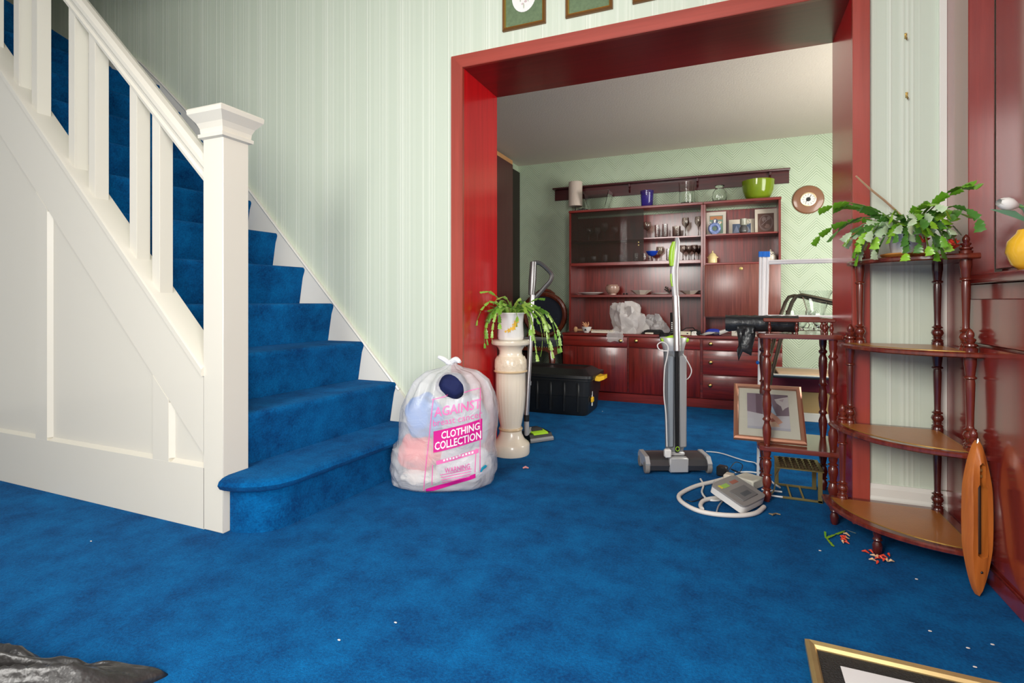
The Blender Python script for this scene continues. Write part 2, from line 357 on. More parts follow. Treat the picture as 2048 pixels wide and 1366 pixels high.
# ================================================================== STAIRCASE
RS = 0.2165; YN = 1.41
def rx(k, y):   # x of riser k at depth y
    xf = -1.733-.218*(k-2); xn = xf-.075
    if k == 11: xf, xn = -3.69, -3.74
    if k == 12: xf, xn = -4.22, -3.76
    return xn+(xf-xn)*(y-1.5)/(2.43-1.5)
st = thing('staircase', 'white painted panelled staircase with blue carpeted steps rising to the left', 'staircase', (-1.9, 1.9, 0))
def nosed(z, y0, y1, k):
    # carpeted step: riser, rounded nosing, tread
    rings = []
    prof = [(-.006, -RS), (.008, -.13), (.020, -.06), (.029, -.035), (.034, -.020), (.032, -.010), (.024, -.002), (.010, .0)]
    n = 7
    for i in range(n+1):
        y = y0+(y1-y0)*i/n; x = rx(k, y); xb = rx(k+1, y) if k < 12 else LX+.01
        rings.append([(x+d, y, z+e) for d, e in prof]+[(xb-.004, y, z), (xb-.004, y, z-RS+.02)])
    return B().loft(rings)
for k in range(2, 13):
    mk('carpeted_step', nosed(k*RS, YN+.045, 2.425, k), C_BLUE, st)
# bullnose bottom step
foot = [(-1.762, 1.435), (-1.72, 1.44), (-1.683, 1.455), (-1.64, 1.478), (-1.612, 1.51), (-1.597, 1.56), (-1.592, 1.631), (-1.58, 1.80), (-1.565, 2.0), (-1.550, 2.2), (-1.535, 2.425)]
def off(pts, d):
    out = []
    for i, p in enumerate(pts):
        a = Vector(pts[max(i-1, 0)]); c = Vector(pts[min(i+1, len(pts)-1)]); t_ = (c-a).normalized(); nrm = Vector((t_.y, -t_.x))
        if i == 0: nrm = Vector((0.1, -1)).normalized()
        if i == len(pts)-1: nrm = Vector((1, 0))
        q = Vector(p)+nrm*d; out.append((q.x, q.y))
    return out
b = B(); levels = [(0, 0.0), (0, RS-.058), (.026, RS-.052), (.048, RS-.040), (.058, RS-.024), (.052, RS-.010), (.036, RS-.002), (.015, RS)]
back = [(-1.80, 2.425), (-1.95, 1.90), (-1.90, 1.53), (-1.80, 1.49)]
b.loft([[(x, y, z) for x, y in off(foot, d)]+[(x, y, z) for x, y in back] for d, z in levels])
mk('carpeted_step', b, C_BLUE, st, label='wide bottom step with a rounded bullnose end')
# wall string (white, against the wallpaper) following the flight and easing flat at the top
top = [(-1.36, 0.02), (-1.684, .39), (-2.554, 1.307), (-2.824, 1.594), (-3.15, 1.925), (-3.413, 2.184), (-3.642, 2.387), (-3.86, 2.567), (-4.3, 2.85), (LX+.02, 2.87)]
low = [(LX+.02, 2.3), (-4.2, 2.2), (-3.6, 1.7), (-2.9, 1.0), (-2.0, 0.1), (-1.9, 0.02)]
b = B().prism([(x, YA-.024, z) for x, z in top+low], (0, .024, 0)); mk('wall_string', b, SKIRT, st)
b = B().tube([(x, YA-.022, z) for x, z in top[1:-1]], .008, 6); mk('string_bead', b, SKIRT, st)
# panelling below the flight
def capz(x): return .606+(x+1.882)*(.606-2.004)/(-1.882+3.302)   # upper outer edge of the string
def botz(x): return .29+(x+1.876)*(.29-1.693)/(-1.876+3.302)
XL = LX+.05
mk('string_board', B().prism([(-1.87, YN, botz(-1.87)), (-1.87, YN, capz(-1.87)), (XL, YN, capz(XL)), (XL, YN, botz(XL))], (0, .035, 0), .002), WHITE, st)
mk('bottom_rail', B().box(XL, -1.87, YN, YN+.035, 0, .238, .001), WHITE, st)
mk('back_panel', B().prism([(-1.87, YN+.018, .2), (-1.87, YN+.018, .4), (XL, YN+.018, capz(XL)-.1), (XL, YN+.018, .2)], (0, .012, 0)), WHITE, st)
for x0, x1 in ((-3.0, -2.907), (-2.171, -2.074), (-3.84, -3.745), (-4.7, -4.6)):
    z0 = .236
    mk('stile', B().prism([(x0, YN, z0), (x1, YN, z0), (x1, YN, botz(x1)), (x0, YN, botz(x0))], (0, .035, 0), .0015), WHITE, st)
    zt = botz(x1+.012)
    mk('panel_bead', B().prism([(x1, YN, .25), (x1+.014, YN+.018, .25), (x1, YN+.018, .25)], (0, 0, zt-.25)), WHITE, st)
for x0, x1 in ((-1.87, -2.06), (-2.171, -2.893), (-3.0, -3.731)):
    mk('panel_bead', B().prism([(x0, YN, .238), (x0, YN+.018, .25), (x0, YN+.018, .238)], (x1-x0, 0, 0)), WHITE, st)
# sloped capping that carries the balusters
def cz(x): return .625+(x+1.882)*(-0.9845)
b = B().prism([(-1.87, YN-.012, cz(-1.87)-.022), (-1.87, YN-.012, cz(-1.87)+.004), (-1.87, YN-.004, cz(-1.87)+.012), (-1.87, YN+.10, cz(-1.87)+.012), (-1.87, YN+.10, cz(-1.87)-.022)], (XL+1.87, 0, -.9845*(XL+1.87)))
mk('string_capping', b, WHITE, st)
mk('inner_string', B().prism([(-1.87, YN+.05, cz(-1.87)-.20), (-1.87, YN+.05, cz(-1.87)-.01), (XL, YN+.05, cz(XL)-.01), (XL, YN+.05, cz(XL)-.20)], (0, .035, 0)), WHITE, st)
# handrail: moulded section swept along the slope
sl = -0.985; hz0 = 1.330   # underside height at newel
def hr(x): return hz0+(x+1.882)*sl
sec = [(.022, 0), (.075, 0), (.078, .02), (.070, .035), (.072, .055), (.085, .075), (.085, .10), (.070, .125), (.048, .135), (.026, .125), (.012, .10), (.012, .075), (.025, .055), (.027, .035), (.019, .02)]
b = B().loft([[(x, YN+d, hr(x)+e*.82) for d, e in sec] for x in (-1.80, XL)]); mk('handrail', b, WHITE, st, ang=25)
for x in (-2.356, -2.211, -2.789, -2.640, -3.238, -3.084, -3.50, -3.68, -4.1, -4.25):
    z0 = [cz(x)+.0, cz(x+.048)+.0]; z1 = [hr(x)+.012, hr(x+.048)+.012]
    b = B().prism([(x, YN+.024, z0[0]), (x+.048, YN+.024, z0[1]), (x+.048, YN+.024, z1[1]), (x, YN+.024, z1[0])], (0, .056, 0), .0015)
    mk('baluster', b, WHITE, st)
# newel
np_ = mk('newel_post', B().box(-1.876, -1.768, YN, YN+.115, 0, 1.525, .003), WHITE, st)
cx_, cy_ = -1.822, YN+.0575
def sq(h, z, hy=None): hy = hy or h+.0035; return [(cx_-h, cy_-hy, z), (cx_+h, cy_-hy, z), (cx_+h, cy_+hy, z), (cx_-h, cy_+hy, z)]
b = B().loft([sq(.054, 1.50), sq(.066, 1.505), sq(.067, 1.518), sq(.060, 1.522), sq(.062, 1.540), sq(.070, 1.560), sq(.086, 1.582), sq(.092, 1.590), sq(.094, 1.606), sq(.090, 1.612), sq(.03, 1.625)])
mk('newel_cap', b, WHITE, np_, sm=False)

# ================================================================== BUILT-IN CUPBOARD (right)
XC = .752
cu = thing('built_in_cupboard', 'tall glossy mahogany built-in cupboard with a ledge at the right edge', 'cupboard', (XC+.2, 1.9, 0))
mk('lower_carcass', B().box(XC, 1.35, .25, 2.248, 0.0, .935, .002), CUPB, cu)
mk('plinth', B().box(XC-.012, XC-.001, .25, 2.20, 0, .055, .003), CUPB, cu)
mk('lower_door', B().box(XC-.014, XC-.001, 1.25, 2.235, .075, .735, .003), CUPB, cu)
mk('lower_door', B().box(XC-.014, XC-.001, .35, 1.24, .075, .735, .003), CUPB, cu)
mk('drawer_front', B().box(XC-.014, XC-.001, 1.25, 2.235, .742, .887, .003), CUPB, cu)
mk('drawer_front', B().box(XC-.014, XC-.001, .35, 1.24, .742, .887, .003), CUPB, cu)
mk('ledge', B().box(XC-.03, 1.36, .25, 2.24, .936, .966, .006, 2), CUPB, cu)
mk('side_panel', B().box(XC-.001, .822, 2.25, YA-.001, 0, 2.76, .002), CUPB, cu)
mk('upper_carcass', B().box(.84, 1.35, .25, 2.248, .967, 2.76), CUPB, cu)
mk('upper_door', B().box(.822, .838, 1.90, 2.245, .985, 2.76, .003), CUPB, cu)
mk('upper_door', B().box(.822, .838, 1.33, 1.893, .985, 2.76, .003), CUPB, cu)

# ================================================================== WALL PICTURES, HOOKS
def wall_picture(x0, x1, zb, h, label):
    r = thing('framed_flower_print', label, 'picture', ((x0+x1)/2, YA-.001, zb))
    o, ex, ey = Vector((x0, YA-.001, zb)), Vector((x1-x0, 0, 0)), Vector((0, 0, h))
    b = frame_ring(B(), o, ex, ey, .014, .018); mk('frame', b, M('brown_gilt_frame', (.22, .10, .03), .35, metal=.3), r, sm=False)
    b = frame_ring(B(), o+Vector((.012, -.002, .012)), ex-Vector((.024, 0, 0)), ey-Vector((0, 0, .024)), .005, .014); mk('gilt_slip', b, M('gilt', (.75, .48, .12), .3, metal=.8), r, sm=False)
    mk('mount', B().box(x0+.01, x1-.01, YA-.006, YA-.002, zb+.01, zb+h-.01), M('green_mount', (.13, .19, .10), .7, var=.35, vscale=60), r)
    cx, cz_ = .5, .53
    pet = []
    for (a, c, q) in ((.47, .40, .03), (.54, .43, .035), (.50, .50, .04), (.57, .52, .03), (.45, .56, .03)): pet.append(((.62, .50, .50), ell(a, c, q, q*.6, 8)))
    for (a, c) in ((.50, .36), (.60, .46), (.42, .48)): pet.append(((.45, .50, .36), ell(a, c, .012, .05, 6)))
    flat_print('print', r, o+Vector((0, -.0065, 0)), ex, ey, [((.86, .84, .82), ell(cx, cz_, .28, .27, 28))]+pet)
    return r
wall_picture(-1.066, -.836, 2.246, .30, 'leftmost small print in an oval green mount above the opening')
wall_picture(-.734, -.506, 2.246, .30, 'middle of the three small green-mounted prints above the opening')
wall_picture(-.414, -.186, 2.246, .30, 'rightmost green-mounted print above the opening, only its bottom edge in view')
for p, lab in ((PY(1811, 75, YA), 'upper small brass hook on the narrow wallpapered wall'), (PY(1813, 193, YA), 'lower small brass hook on the narrow wallpapered wall')):
    b = B(); x, z = p.x, p.z
    b.box(x-.004, x+.004, YA-.004, YA-.0005, z-.006, z+.016, .001); b.tube([(x, YA-.003, z), (x, YA-.010, z-.006), (x, YA-.014, z-.014), (x, YA-.018, z-.008)], .0022, 6); b.tube([(x, YA, z+.011), (x, YA-.008, z+.011)], .003, 6)
    tag(mk('picture_hook', b, BRASS), lab, 'hook')

# ================================================================== TURNED POSTS
def turned(L, rm, n=14):
    """profile of a turned spindle of length L and shaft radius rm, bottom to top"""
    e = [(0, 0), (1.45, 0), (1.45, .035), (1.25, .045), (1.5, .055), (1.1, .07), (.95, .085), (1.35, .095), (1.0, .105), (1.2, .12), (1.55, .15), (1.3, .185), (.8, .20), (1.35, .215), (1.4, .222), (.9, .235), (.8, .26),
         (.85, .40), (1.0, .60), (1.05, .72), (.95, .76), (1.4, .775), (1.4, .785), (1.0, .80), (1.1, .84), (1.25, .90), (1.35, .93), (1.35, 1.0), (0, 1.0)]
    return [(r*rm, z*L) for r, z in e]
def finial(h, rm):
    e = [(0, 0), (1.3, 0), (1.35, .16), (1.0, .2), (1.35, .26), (1.3, .32), (.7, .38), (1.0, .46), (1.05, .54), (.6, .60), (.75, .70), (.7, .82), (.3, .95), (0, 1.0)]
    return [(r*rm, z*h) for r, z in e]
# corner shelf stand
cs = thing('corner_stand', 'four-tier mahogany quarter-round corner stand with turned posts and leather-topped shelves', 'shelf', (.75, 2.42, 0))
CXS, CYS = .738, 2.425
tiers = [(.105, .398), (.402, .37), (.717, .345), (1.034, .312)]
def qring(r, n=22, fl=.93):
    pts = []
    for i in range(n+1):
        a = math.pi*(1+.5*i/n); q = r*(1-(1-fl)*math.sin(2*(a-math.pi))**2*-.35)
        pts.append((CXS+q*math.cos(a), CYS+q*math.sin(a)))
    return pts
for ti, (z, r) in enumerate(tiers):
    th = .018; rings = []
    P = qring(r); inner = [(CXS, CYS)]
    for d, e in ((-.006, -th), (0, -th+.004), (0, -.005), (-.005, 0)):
        Q = qring(r+d); rings.append([(CXS, CYS, z+e)]+[(x, y, z+e) for x, y in Q])
    mk('shelf', B().loft(rings), STANDW, cs, ang=30)
    if ti < 3:
        def ins(k, m):
            q = [(CXS-m, CYS-m)]
            for i in range(23):
                a = math.pi*(1+.5*i/22); rr = (r-k)
                x = CXS+rr*math.cos(a)*1.0; y = CYS+rr*math.sin(a)
                q.append((min(x, CXS-m), min(y, CYS-m)))
            return q
        b = B(); b.prism([(x, y, z) for x, y in ins(.026, .030)], (0, 0, .0012)); mk('gold_line', b, GOLD, cs, sm=False)
        b = B(); b.prism([(x, y, z+.0003) for x, y in ins(.030, .034)], (0, 0, .0014)); mk('leather_inset', b, LEATHER, cs, sm=False)
def postpos(r): return [(CXS-r+.040, CYS-.026), (CXS-.030, CYS-.030), (CXS-.026, CYS-r+.040)]
for i in range(3):
    z0 = tiers[i][0]; z1 = tiers[i+1][0]-.018; L = z1-z0; rr = tiers[i+1][1]
    for j, (x, y) in enumerate(postpos(rr)):
        mk('post', B().lathe(turned(L, .0125), 14, (x, y, z0)), STANDW if j != 1 else STAND_SHADED, cs, ang=50)
    if i > 0:
        ro = tiers[i][1]; q = postpos(ro)
        for (x, y) in (q[0], q[2]): mk('finial', B().lathe(finial(.075, .015), 12, (x-(0.0 if y < CYS-.1 else 0), y, z0)), STANDW, cs, ang=50)
q = postpos(tiers[3][1])
for (x, y) in (q[0], q[2]): mk('finial', B().lathe(finial(.065, .014), 12, (x, y, tiers[3][0])), STANDW, cs, ang=50)
q = postpos(tiers[0][1])
for (x, y) in (q[0], (CXS-.03, CYS-.03), q[2], (CXS-.265, CYS-.255)):
    mk('foot', B().lathe([(0, 0), (.010, 0), (.014, .01), (.016, .03), (.011, .045), (.015, .052), (.011, .06), (.014, .075), (.016, .087), (0, .087)], 12, (x, y, 0)), STAND_SHADED, cs)

# two-tier square stand with a gallery, standing inside the opening
sd = thing('gallery_stand', 'small square mahogany stand with turned legs and a spindle gallery inside the opening', 'stand', (.28, 2.69, 0))
SX0, SX1, SY0, SY1 = .112, .436, 2.53, 2.85
for z, nm in ((.246, 'lower_shelf'), (.737, 'upper_shelf')):
    b = B(); c = .03
    pts = [(SX0+c, SY0), (SX1-c*.2, SY0), (SX1, SY0+c*.2), (SX1, SY1-c*.5), (SX1-c*.5, SY1), (SX0+c, SY1), (SX0+c*.3, SY1-c*.3), (SX0, SY1-c), (SX0, SY0+c), (SX0+c*.3, SY0+c*.3)]
    b.prism([(x, y, z-.020) for x, y in pts], (0, 0, .020), .004); mk(nm, b, wood('stand_top_mahogany', (.13, .02, .01), (.22, .04, .02), .2, .8, 'X') if nm == 'lower_shelf' else MATS['stand_top_mahogany'], sd, ang=30)
def leg2(L, rm):
    e = [(0, 0), (.9, 0), (1.0, .03), (1.35, .10), (1.4, .16), (.95, .20), (.9, .22), (1.45, .24), (.95, .265), (1.2, .30), (1.45, .38), (1.2, .46), (.9, .50), (1.45, .52), (.9, .54), (1.05, .60), (1.4, .70), (1.35, .78), (.9, .82), (1.4, .84), (1.4, .85), (.9, .87), (1.2, .92), (1.3, 1.0), (0, 1.0)]
    return [(r*rm, z*L) for r, z in e]
for x in (SX0+.038, SX1-.035):
    for y in (SY0+.03, SY1-.03):
        dk = STAND_SHADED if y > 2.7 else STANDW
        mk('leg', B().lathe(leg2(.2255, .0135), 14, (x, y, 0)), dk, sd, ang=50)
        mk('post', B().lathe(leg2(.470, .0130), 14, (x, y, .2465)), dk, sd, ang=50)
gz = .737
for (x, y) in ((.16, 2.556), (.265, 2.556), (.37, 2.556), (.395, 2.556), (.395, 2.68), (.395, 2.81), (.165, 2.81), (.275, 2.81)):
    mk('gallery_spindle', B().lathe([(0, 0), (.006, 0), (.006, .006), (.004, .01), (.008, .022), (.0075, .03), (.004, .038), (.006, .042), (.004, .046), (.005, .053), (0, .053)], 10, (x, y, gz)), STANDW, sd)
mk('gallery_rail', B().box(.135, .410, 2.545, 2.567, gz+.052, gz+.068, .003), MATS['stand_top_mahogany'], sd)
mk('gallery_rail', B().box(.388, .410, 2.567, 2.825, gz+.052, gz+.068, .003), MATS['stand_top_mahogany'], sd)
mk('gallery_rail', B().box(.135, .388, 2.803, 2.825, gz+.052, gz+.068, .003), MATS['stand_top_mahogany'], sd)

# roll of black bin bags lying through the gallery
BAGM = M('black_bin_bag', (.02, .022, .024), .32, bump=.5, bscale=30)
b = B(); n = 16; rings = []
for i in range(20):
    x = -.02+.30*i/19; rings.append([(x, 2.64+(.037+.0022*math.sin(i*1.9+k))*math.cos(2*math.pi*k/n), gz+.0405+(.037+.002*math.sin(i*2.3+k*2))*math.sin(2*math.pi*k/n)) for k in range(n)])
b.loft(rings)
br = tag(mk('bin_bag_roll', b, BAGM), 'roll of black bin bags lying on the gallery stand, one bag hanging off', 'bin bags')
b = B(); rows = []
for i in range(9):
    f = i/8; z = gz+.03-.12*f; rows.append([(.028+.075*j/8+.012*math.sin(3*f+j)*f, 2.595-.010*f+.007*math.sin(j*1.4+i), z+.012*math.sin(j*.9)*f-(.05*f if j == 2 else 0)) for j in range(9)])
vv = [[b.bm.verts.new(p) for p in r] for r in rows]
for i in range(8):
    for j in range(8): b.bm.faces.new((vv[i][j], vv[i][j+1], vv[i+1][j+1], vv[i+1][j]))
f = mk('hanging_flap', b, BAGM); f.data.transform(Matrix.Translation(-br.location)); f.parent = br
sol = f.modifiers.new('s', 'SOLIDIFY'); sol.thickness = .002

# framed picture resting on the lower shelf
pf = thing('leaning_picture', 'copper-framed picture of a mauve scene leaning back on the lower shelf of the small stand', 'picture', (.1, 2.5, .263))
BL = PY(1467, 880, 2.603); BR = PY(1614, 880, 2.600); BL.z = BR.z = .2475; TL = PD(1468, 770, 2.63)
ex = (BR-BL); ey = (TL-BL); ey = ey-ex.normalized()*ey.dot(ex.normalized())*.15; nn = ex.cross(ey).normalized()
COP = M('copper_frame', (.50, .24, .15), .3, metal=.55)
b = frame_ring(B(), BL, ex, ey, .022, .020); mk('frame', b, COP, pf, sm=False)
a_, c_ = ex.normalized(), ey.normalized()
b = B().obox(BL+a_*.015+c_*.015, ex-a_*.03, ey-c_*.03, nn*.006); mk('mount', b, M('cream_mount', (.85, .80, .68), .6), pf)
o2 = BL+nn*.0065
S = [((.30, .22, .27), rect(.20, .20, .80, .84)), ((.22, .14, .18), rect(.33, .42, .42, .84)), ((.36, .27, .34), rect(.20, .45, .33, .84)), ((.72, .68, .72), [(.20, .20), (.80, .20), (.80, .46), (.55, .44), (.20, .50)]),
     ((.60, .58, .66), [(.20, .20), (.20, .24), (.80, .24), (.80, .20)]),
     ((.28, .36, .55), [(.45, .84), (.53, .84), (.58, .60), (.62, .45), (.52, .46), (.47, .60)]), ((.55, .68, .82), [(.52, .60), (.56, .62), (.62, .46), (.57, .46)]),
     ((.80, .42, .32), [(.44, .30), (.48, .44), (.55, .50), (.62, .44), (.70, .34), (.62, .28), (.52, .31)]), ((.85, .58, .42), [(.46, .24), (.66, .26), (.60, .34), (.50, .33)]), ((.55, .16, .12), [(.50, .36), (.56, .40), (.60, .35), (.55, .33)]),
     ((.82, .74, .74), [(.60, .74), (.80, .80), (.80, .62), (.74, .58), (.71, .54), (.69, .62), (.63, .67)]), ((.60, .48, .52), [(.66, .73), (.74, .76), (.72, .70)])]
flat_print('print', pf, o2, ex, ey, S)
b = B().obox(BL+a_*.018+c_*.018+nn*.010, ex-a_*.036, ey-c_*.036, nn*.0015); mk('glass_sheet', b, GLASS, pf)

# ================================================================== WALL UNIT (sideboard + two upper cabinets)
SB0, SB1 = -1.409, .379
sb = thing('sideboard', 'long low red mahogany sideboard with brass knobs along the back wall', 'sideboard', ((SB0+SB1)/2, 4.8, 0))
mk('carcass', B().box(SB0, SB1, 4.603, 5.035, .075, .570, .002), UNITX, sb)
mk('worktop', B().box(SB0-.004, SB1+.004, 4.585, 5.035, .571, .594, .004), UNITX, sb)
mk('plinth', B().box(SB0+.01, SB1-.01, 4.595, 5.0, 0, .074, .002), UNITX, sb)
def front(nm, x0, x1, z0, z1, mat, knobs=()):
    d = mk(nm, B().box(x0, x1, 4.584, 4.602, z0, z1, .005, 2), mat, sb)
    for kx in knobs:
        k = B().lathe([(0, 0), (.006, 0), (.006, .010), (.014, .014), (.016, .020), (.012, .026), (.006, .028), (0, .028)], 14)
        k.bm.transform(Matrix.Translation((kx[0], 4.585, kx[1])) @ Matrix.Rotation(R(90), 4, 'X')); mk('knob', k, BRASS, d)
K = lambda u, v: (PY(u, v, 4.57).x, PY(u, v, 4.57).z)
front('drawer', SB0+.004, -.825, .478, .566, UNITX, [K(1241, 682)]); front('door', SB0+.004, -.825, .083, .474, UNITW)
front('drawer', -.812, -.228, .478, .566, UNITX, [K(1272, 682)]); front('door', -.812, -.228, .083, .474, UNITW)
front('drawer', -.208, SB1-.004, .478, .562, UNITX, [K(1421, 688), K(1546, 689)])
front('drawer', -.208, SB1-.004, .277, .474, UNITX, [K(1421, 725), K(1546, 727)])
front('drawer', -.208, SB1-.004, .083, .272, UNITX, [K(1420, 771), K(1546, 772)])

YU = 4.78
uc = thing('glazed_wall_unit', 'wide mahogany upper unit with sliding glass over open shelves on the sideboard', 'cabinet', (-.8, 4.92, .595))
U0, U1, UT, UZ = -1.403, -.213, 1.708, .596
for x0 in (U0, U1-.018): mk('side_panel', B().box(x0, x0+.018, YU, 5.035, UZ, UT-.001, .001), UNITW, uc)
mk('back_panel', B().box(U0+.018, U1-.018, 5.022, 5.035, UZ, UT-.022), UNITW, uc)
mk('top_panel', B().box(U0-.003, U1-.0005, YU-.008, 5.036, UT, UT+.022, .003), UNITX, uc)
mk('shelf', B().box(U0+.018, U1-.018, YU-.004, 5.022, .915, .937, .002), UNITX, uc, label='open lower shelf')
mk('case_bottom', B().box(U0+.018, U1-.018, YU-.004, 5.022, 1.207, 1.236, .002), UNITX, uc)
mk('case_shelf', B().box(U0+.018, U1-.018, YU+.03, 5.022, 1.436, 1.449, .001), UNITX, uc)
DARKG = M('dark_tinted_glass', (.03, .026, .02), .03, alpha=.48)
xs = PY(1287, 480, YU).x
mk('sliding_pane', B().box(U0+.020, xs, YU+.006, YU+.010, 1.237, UT-.003), DARKG, uc)
b = B(); xh = PY(1277, 480, YU).x
for z in (1.408, 1.382): b.box(xh-.005, xh+.005, YU+.002, YU+.006, z-.005, z+.005, .001)
mk('pane_pull', b, BRASSD, uc)
ur = thing('flap_wall_unit', 'narrow mahogany upper unit with a drop-front flap and picture shelf, right of the glazed one', 'cabinet', (.09, 4.92, .595))
V0, V1 = -.211, .383
for x0 in (V0, V1-.018): mk('side_panel', B().box(x0, x0+.018, YU, 5.035, UZ, UT-.001, .001), UNITW, ur)
mk('back_panel', B().box(V0+.018, V1-.018, 5.022, 5.035, UZ, UT-.022), UNITW, ur)
mk('top_panel', B().box(V0+.0005, V1+.003, YU-.008, 5.036, UT, UT+.022, .003), UNITX, ur)
mk('shelf', B().box(V0+.018, V1-.018, YU+.01, 5.022, 1.436, 1.450, .002), UNITX, ur, label='thin picture shelf')
mk('shelf', B().box(V0+.018, V1-.018, YU, 5.022, 1.190, 1.205, .002), UNITX, ur)
mk('shelf', B().box(V0+.018, V1-.018, YU, 5.022, .740, .758, .002), UNITX, ur)
fl = mk('drop_flap', B().box(V0+.010, V1-.002, YU-.018, YU-.001, .748, 1.188, .005, 2), wood('flap_mahogany', (.13, .030, .020), (.24, .06, .04), .3, .45, 'Z', 1.2, .25), ur)
kx = PY(1482, 537, YU-.02); k = B().lathe([(0, 0), (.014, 0), (.014, .004), (.005, .006), (.005, .009), (0, .009)], 14)
k.bm.transform(Matrix.Translation((kx.x, YU-.018, kx.z)) @ Matrix.Rotation(R(90), 4, 'X')); mk('lock', k, BRASSD, fl)

# plate rail on the back wall
pr = thing('plate_rail', 'long dark mahogany plate rail fixed high on the back wall', 'shelf', (-.6, YB-.04, 1.88))
X0, X1 = -1.633, .470
DK = wood('dark_rail_mahogany', (.045, .006, .008), (.085, .010, .012), .35, .4, 'X')
mk('back_board', B().box(X0+.008, X1-.004, YB-.016, YB-.001, 1.886, 1.988, .001), DK, pr)
mk('ledge', B().box(X0, X1, YB-.075, YB-.001, 1.988, 2.004, .004, 2), DK, pr)
for u in (1259, 1395, 1540):
    x = PY(u, 375, YB-.03).x
    mk('bracket', B().prism([(x-.008, YB-.016, 1.986), (x-.008, YB-.055, 1.986), (x-.008, YB-.05, 1.965), (x-.008, YB-.024, 1.950), (x-.008, YB-.034, 1.93), (x-.008, YB-.016, 1.905)], (.016, 0, 0), .002), DK, pr)

# round wooden barometer
cl = thing('wall_barometer', 'round brown wooden barometer with a white dial on the zigzag wallpaper', 'barometer', (.608, YB-.02, 1.735))
def disc(prof, x, y, z, n=40):
    b = B().lathe(prof, n); b.bm.transform(Matrix.Translation((x, y, z)) @ Matrix.Rotation(R(90), 4, 'X')); return b
TAN = M('tan_wood', (.24, .10, .045), .35, coat=.4, var=.2)
mk('wooden_surround', disc([(0, 0), (.118, 0), (.120, .006), (.112, .016), (.085, .022), (.058, .022), (0, .020)], .608, YB-.001, 1.735), TAN, cl, ang=30)
mk('bezel', disc([(.052, .019), (.058, .022), (.058, .030), (.052, .031), (.050, .024)], .608, YB-.001, 1.735), M('pale_brass', (.8, .65, .4), .3, metal=.9), cl)
mk('dial', disc([(0, .0215), (.052, .0215), (.052, .024), (0, .024)], .608, YB-.001, 1.735), M('white_dial', (.8, .78, .74), .4), cl)
b = disc([(0, .0242), (.018, .0242), (.018, .0255), (0, .0255)], .608, YB-.001, 1.735, 12)
for a in range(12): 
    q = R(a*30); b.tube([(.608+.034*math.cos(q), YB-.0262, 1.735+.034*math.sin(q)), (.608+.046*math.cos(q), YB-.0262, 1.735+.046*math.sin(q))], .0012, 4)
b.tube([(.588, YB-.028, 1.71), (.628, YB-.028, 1.765)], .0016, 5); mk('hand', b, M('dark_metal', (.05, .05, .05), .3, metal=.8), cl)

# ================================================================== THINGS ON TOP OF THE WALL UNIT
ZT = UT+.0222; YT = 4.90
def on(u, Y): p = PY(u, 500, Y); return p.x, (p-Vector((0, 0, CH))).dot(FW)/FPX   # x and metres per pixel
x, k = on(1151, YT)
lm = thing('table_lamp', 'small lamp with a cream drum shade on the left end of the unit', 'lamp', (x, YT, ZT))
mk('lamp_base', B().lathe([(0, 0), (.045, 0), (.045, .006), (.02, .012), (.006, .02), (.006, .085), (0, .085)], 16, (x, YT, ZT)), M('black_metal', (.02, .02, .02), .3, metal=.6), lm)
mk('lamp_shade', B().lathe([(0, .062), (.064, .060), (.066, .062), (.066, .292), (.064, .294), (0, .290)], 28, (x, YT, ZT)), M('cream_shade_fabric', (.62, .52, .44), .8, bump=.2, bscale=150), lm)
b = B(); pts = [(x+.03+.055*t_+.02*math.sin(t_*9), YT-.05+.02*math.cos(t_*7), ZT+.006+.016*abs(math.sin(t_*6))) for t_ in [i/22*1.8 for i in range(23)]]
b.tube(pts, .0035, 6); mk('flex', b, BLACK, lm)
def glass_ring(prof, t_=.003):   # open vessel: outer profile then inner one
    inner = [(max(r-t_, 0.0), z) for r, z in reversed(prof) if z > prof[0][1]+t_]
    return [(0, prof[0][1])]+prof+inner+[(0, prof[0][1]+t_*1.5)]
def vessel(nm, prof, x, y, z, mat, label, cat, group=None, n=24, t_=.003, sx=1, sy=1):
    return tag(mk(nm, B().lathe(glass_ring(prof, t_), n, (x, y, z), sx, sy), mat, ang=60), label, cat, group)
# square flared glass vase
x, k = on(1196, YT); b = B(); h = .175
outer = [[(x+sx*w_, YT+sy*w_*.8, ZT+z) for sx, sy in ((-1, -1), (1, -1), (1, 1), (-1, 1))] for w_, z in ((.075, 0), (.095, .07), (.125, h))]
inn = [[(x+sx*(w_-.006), YT+sy*(w_*.8-.006), ZT+z) for sx, sy in ((-1, -1), (1, -1), (1, 1), (-1, 1))] for w_, z in ((.125, h), (.095, .07), (.075, .010))]
b.loft(outer+inn); tag(mk('glass_vase', b, GLASS, sm=False), 'clear square flared glass vase beside the cream lamp', 'vase')
x, k = on(1294, YT); vessel('purple_glass_vase', [(.045, 0), (.052, .01), (.060, .155)], x, YT, ZT, PURPLE, 'purple tapered glass vase on top of the wall unit', 'vase', t_=.004)
x, k = on(1374, YT); vessel('cylinder_vase', [(.062, 0), (.066, .02), (.068, .15), (.072, .20)], x, YT, ZT, GLASS, 'tall clear cylindrical glass vase on top of the wall unit', 'vase')
x, k = on(1439, YT); vessel('round_vase', [(.035, 0), (.055, .02), (.062, .055), (.055, .095), (.034, .125), (.032, .135), (.042, .150)], x, YT, ZT, GLASS, 'clear round-bellied glass vase next to the green bowl', 'vase')
x, k = on(1516, YT); b = B(); prof = [(.07, 0), (.10, .03), (.118, .08), (.125, .13), (.128, .165)]
vessel('green_glass_bowl', prof, x, YT, ZT, GREENG, 'large lime-green glass bowl on the right end of the unit', 'bowl', n=36, t_=.006)

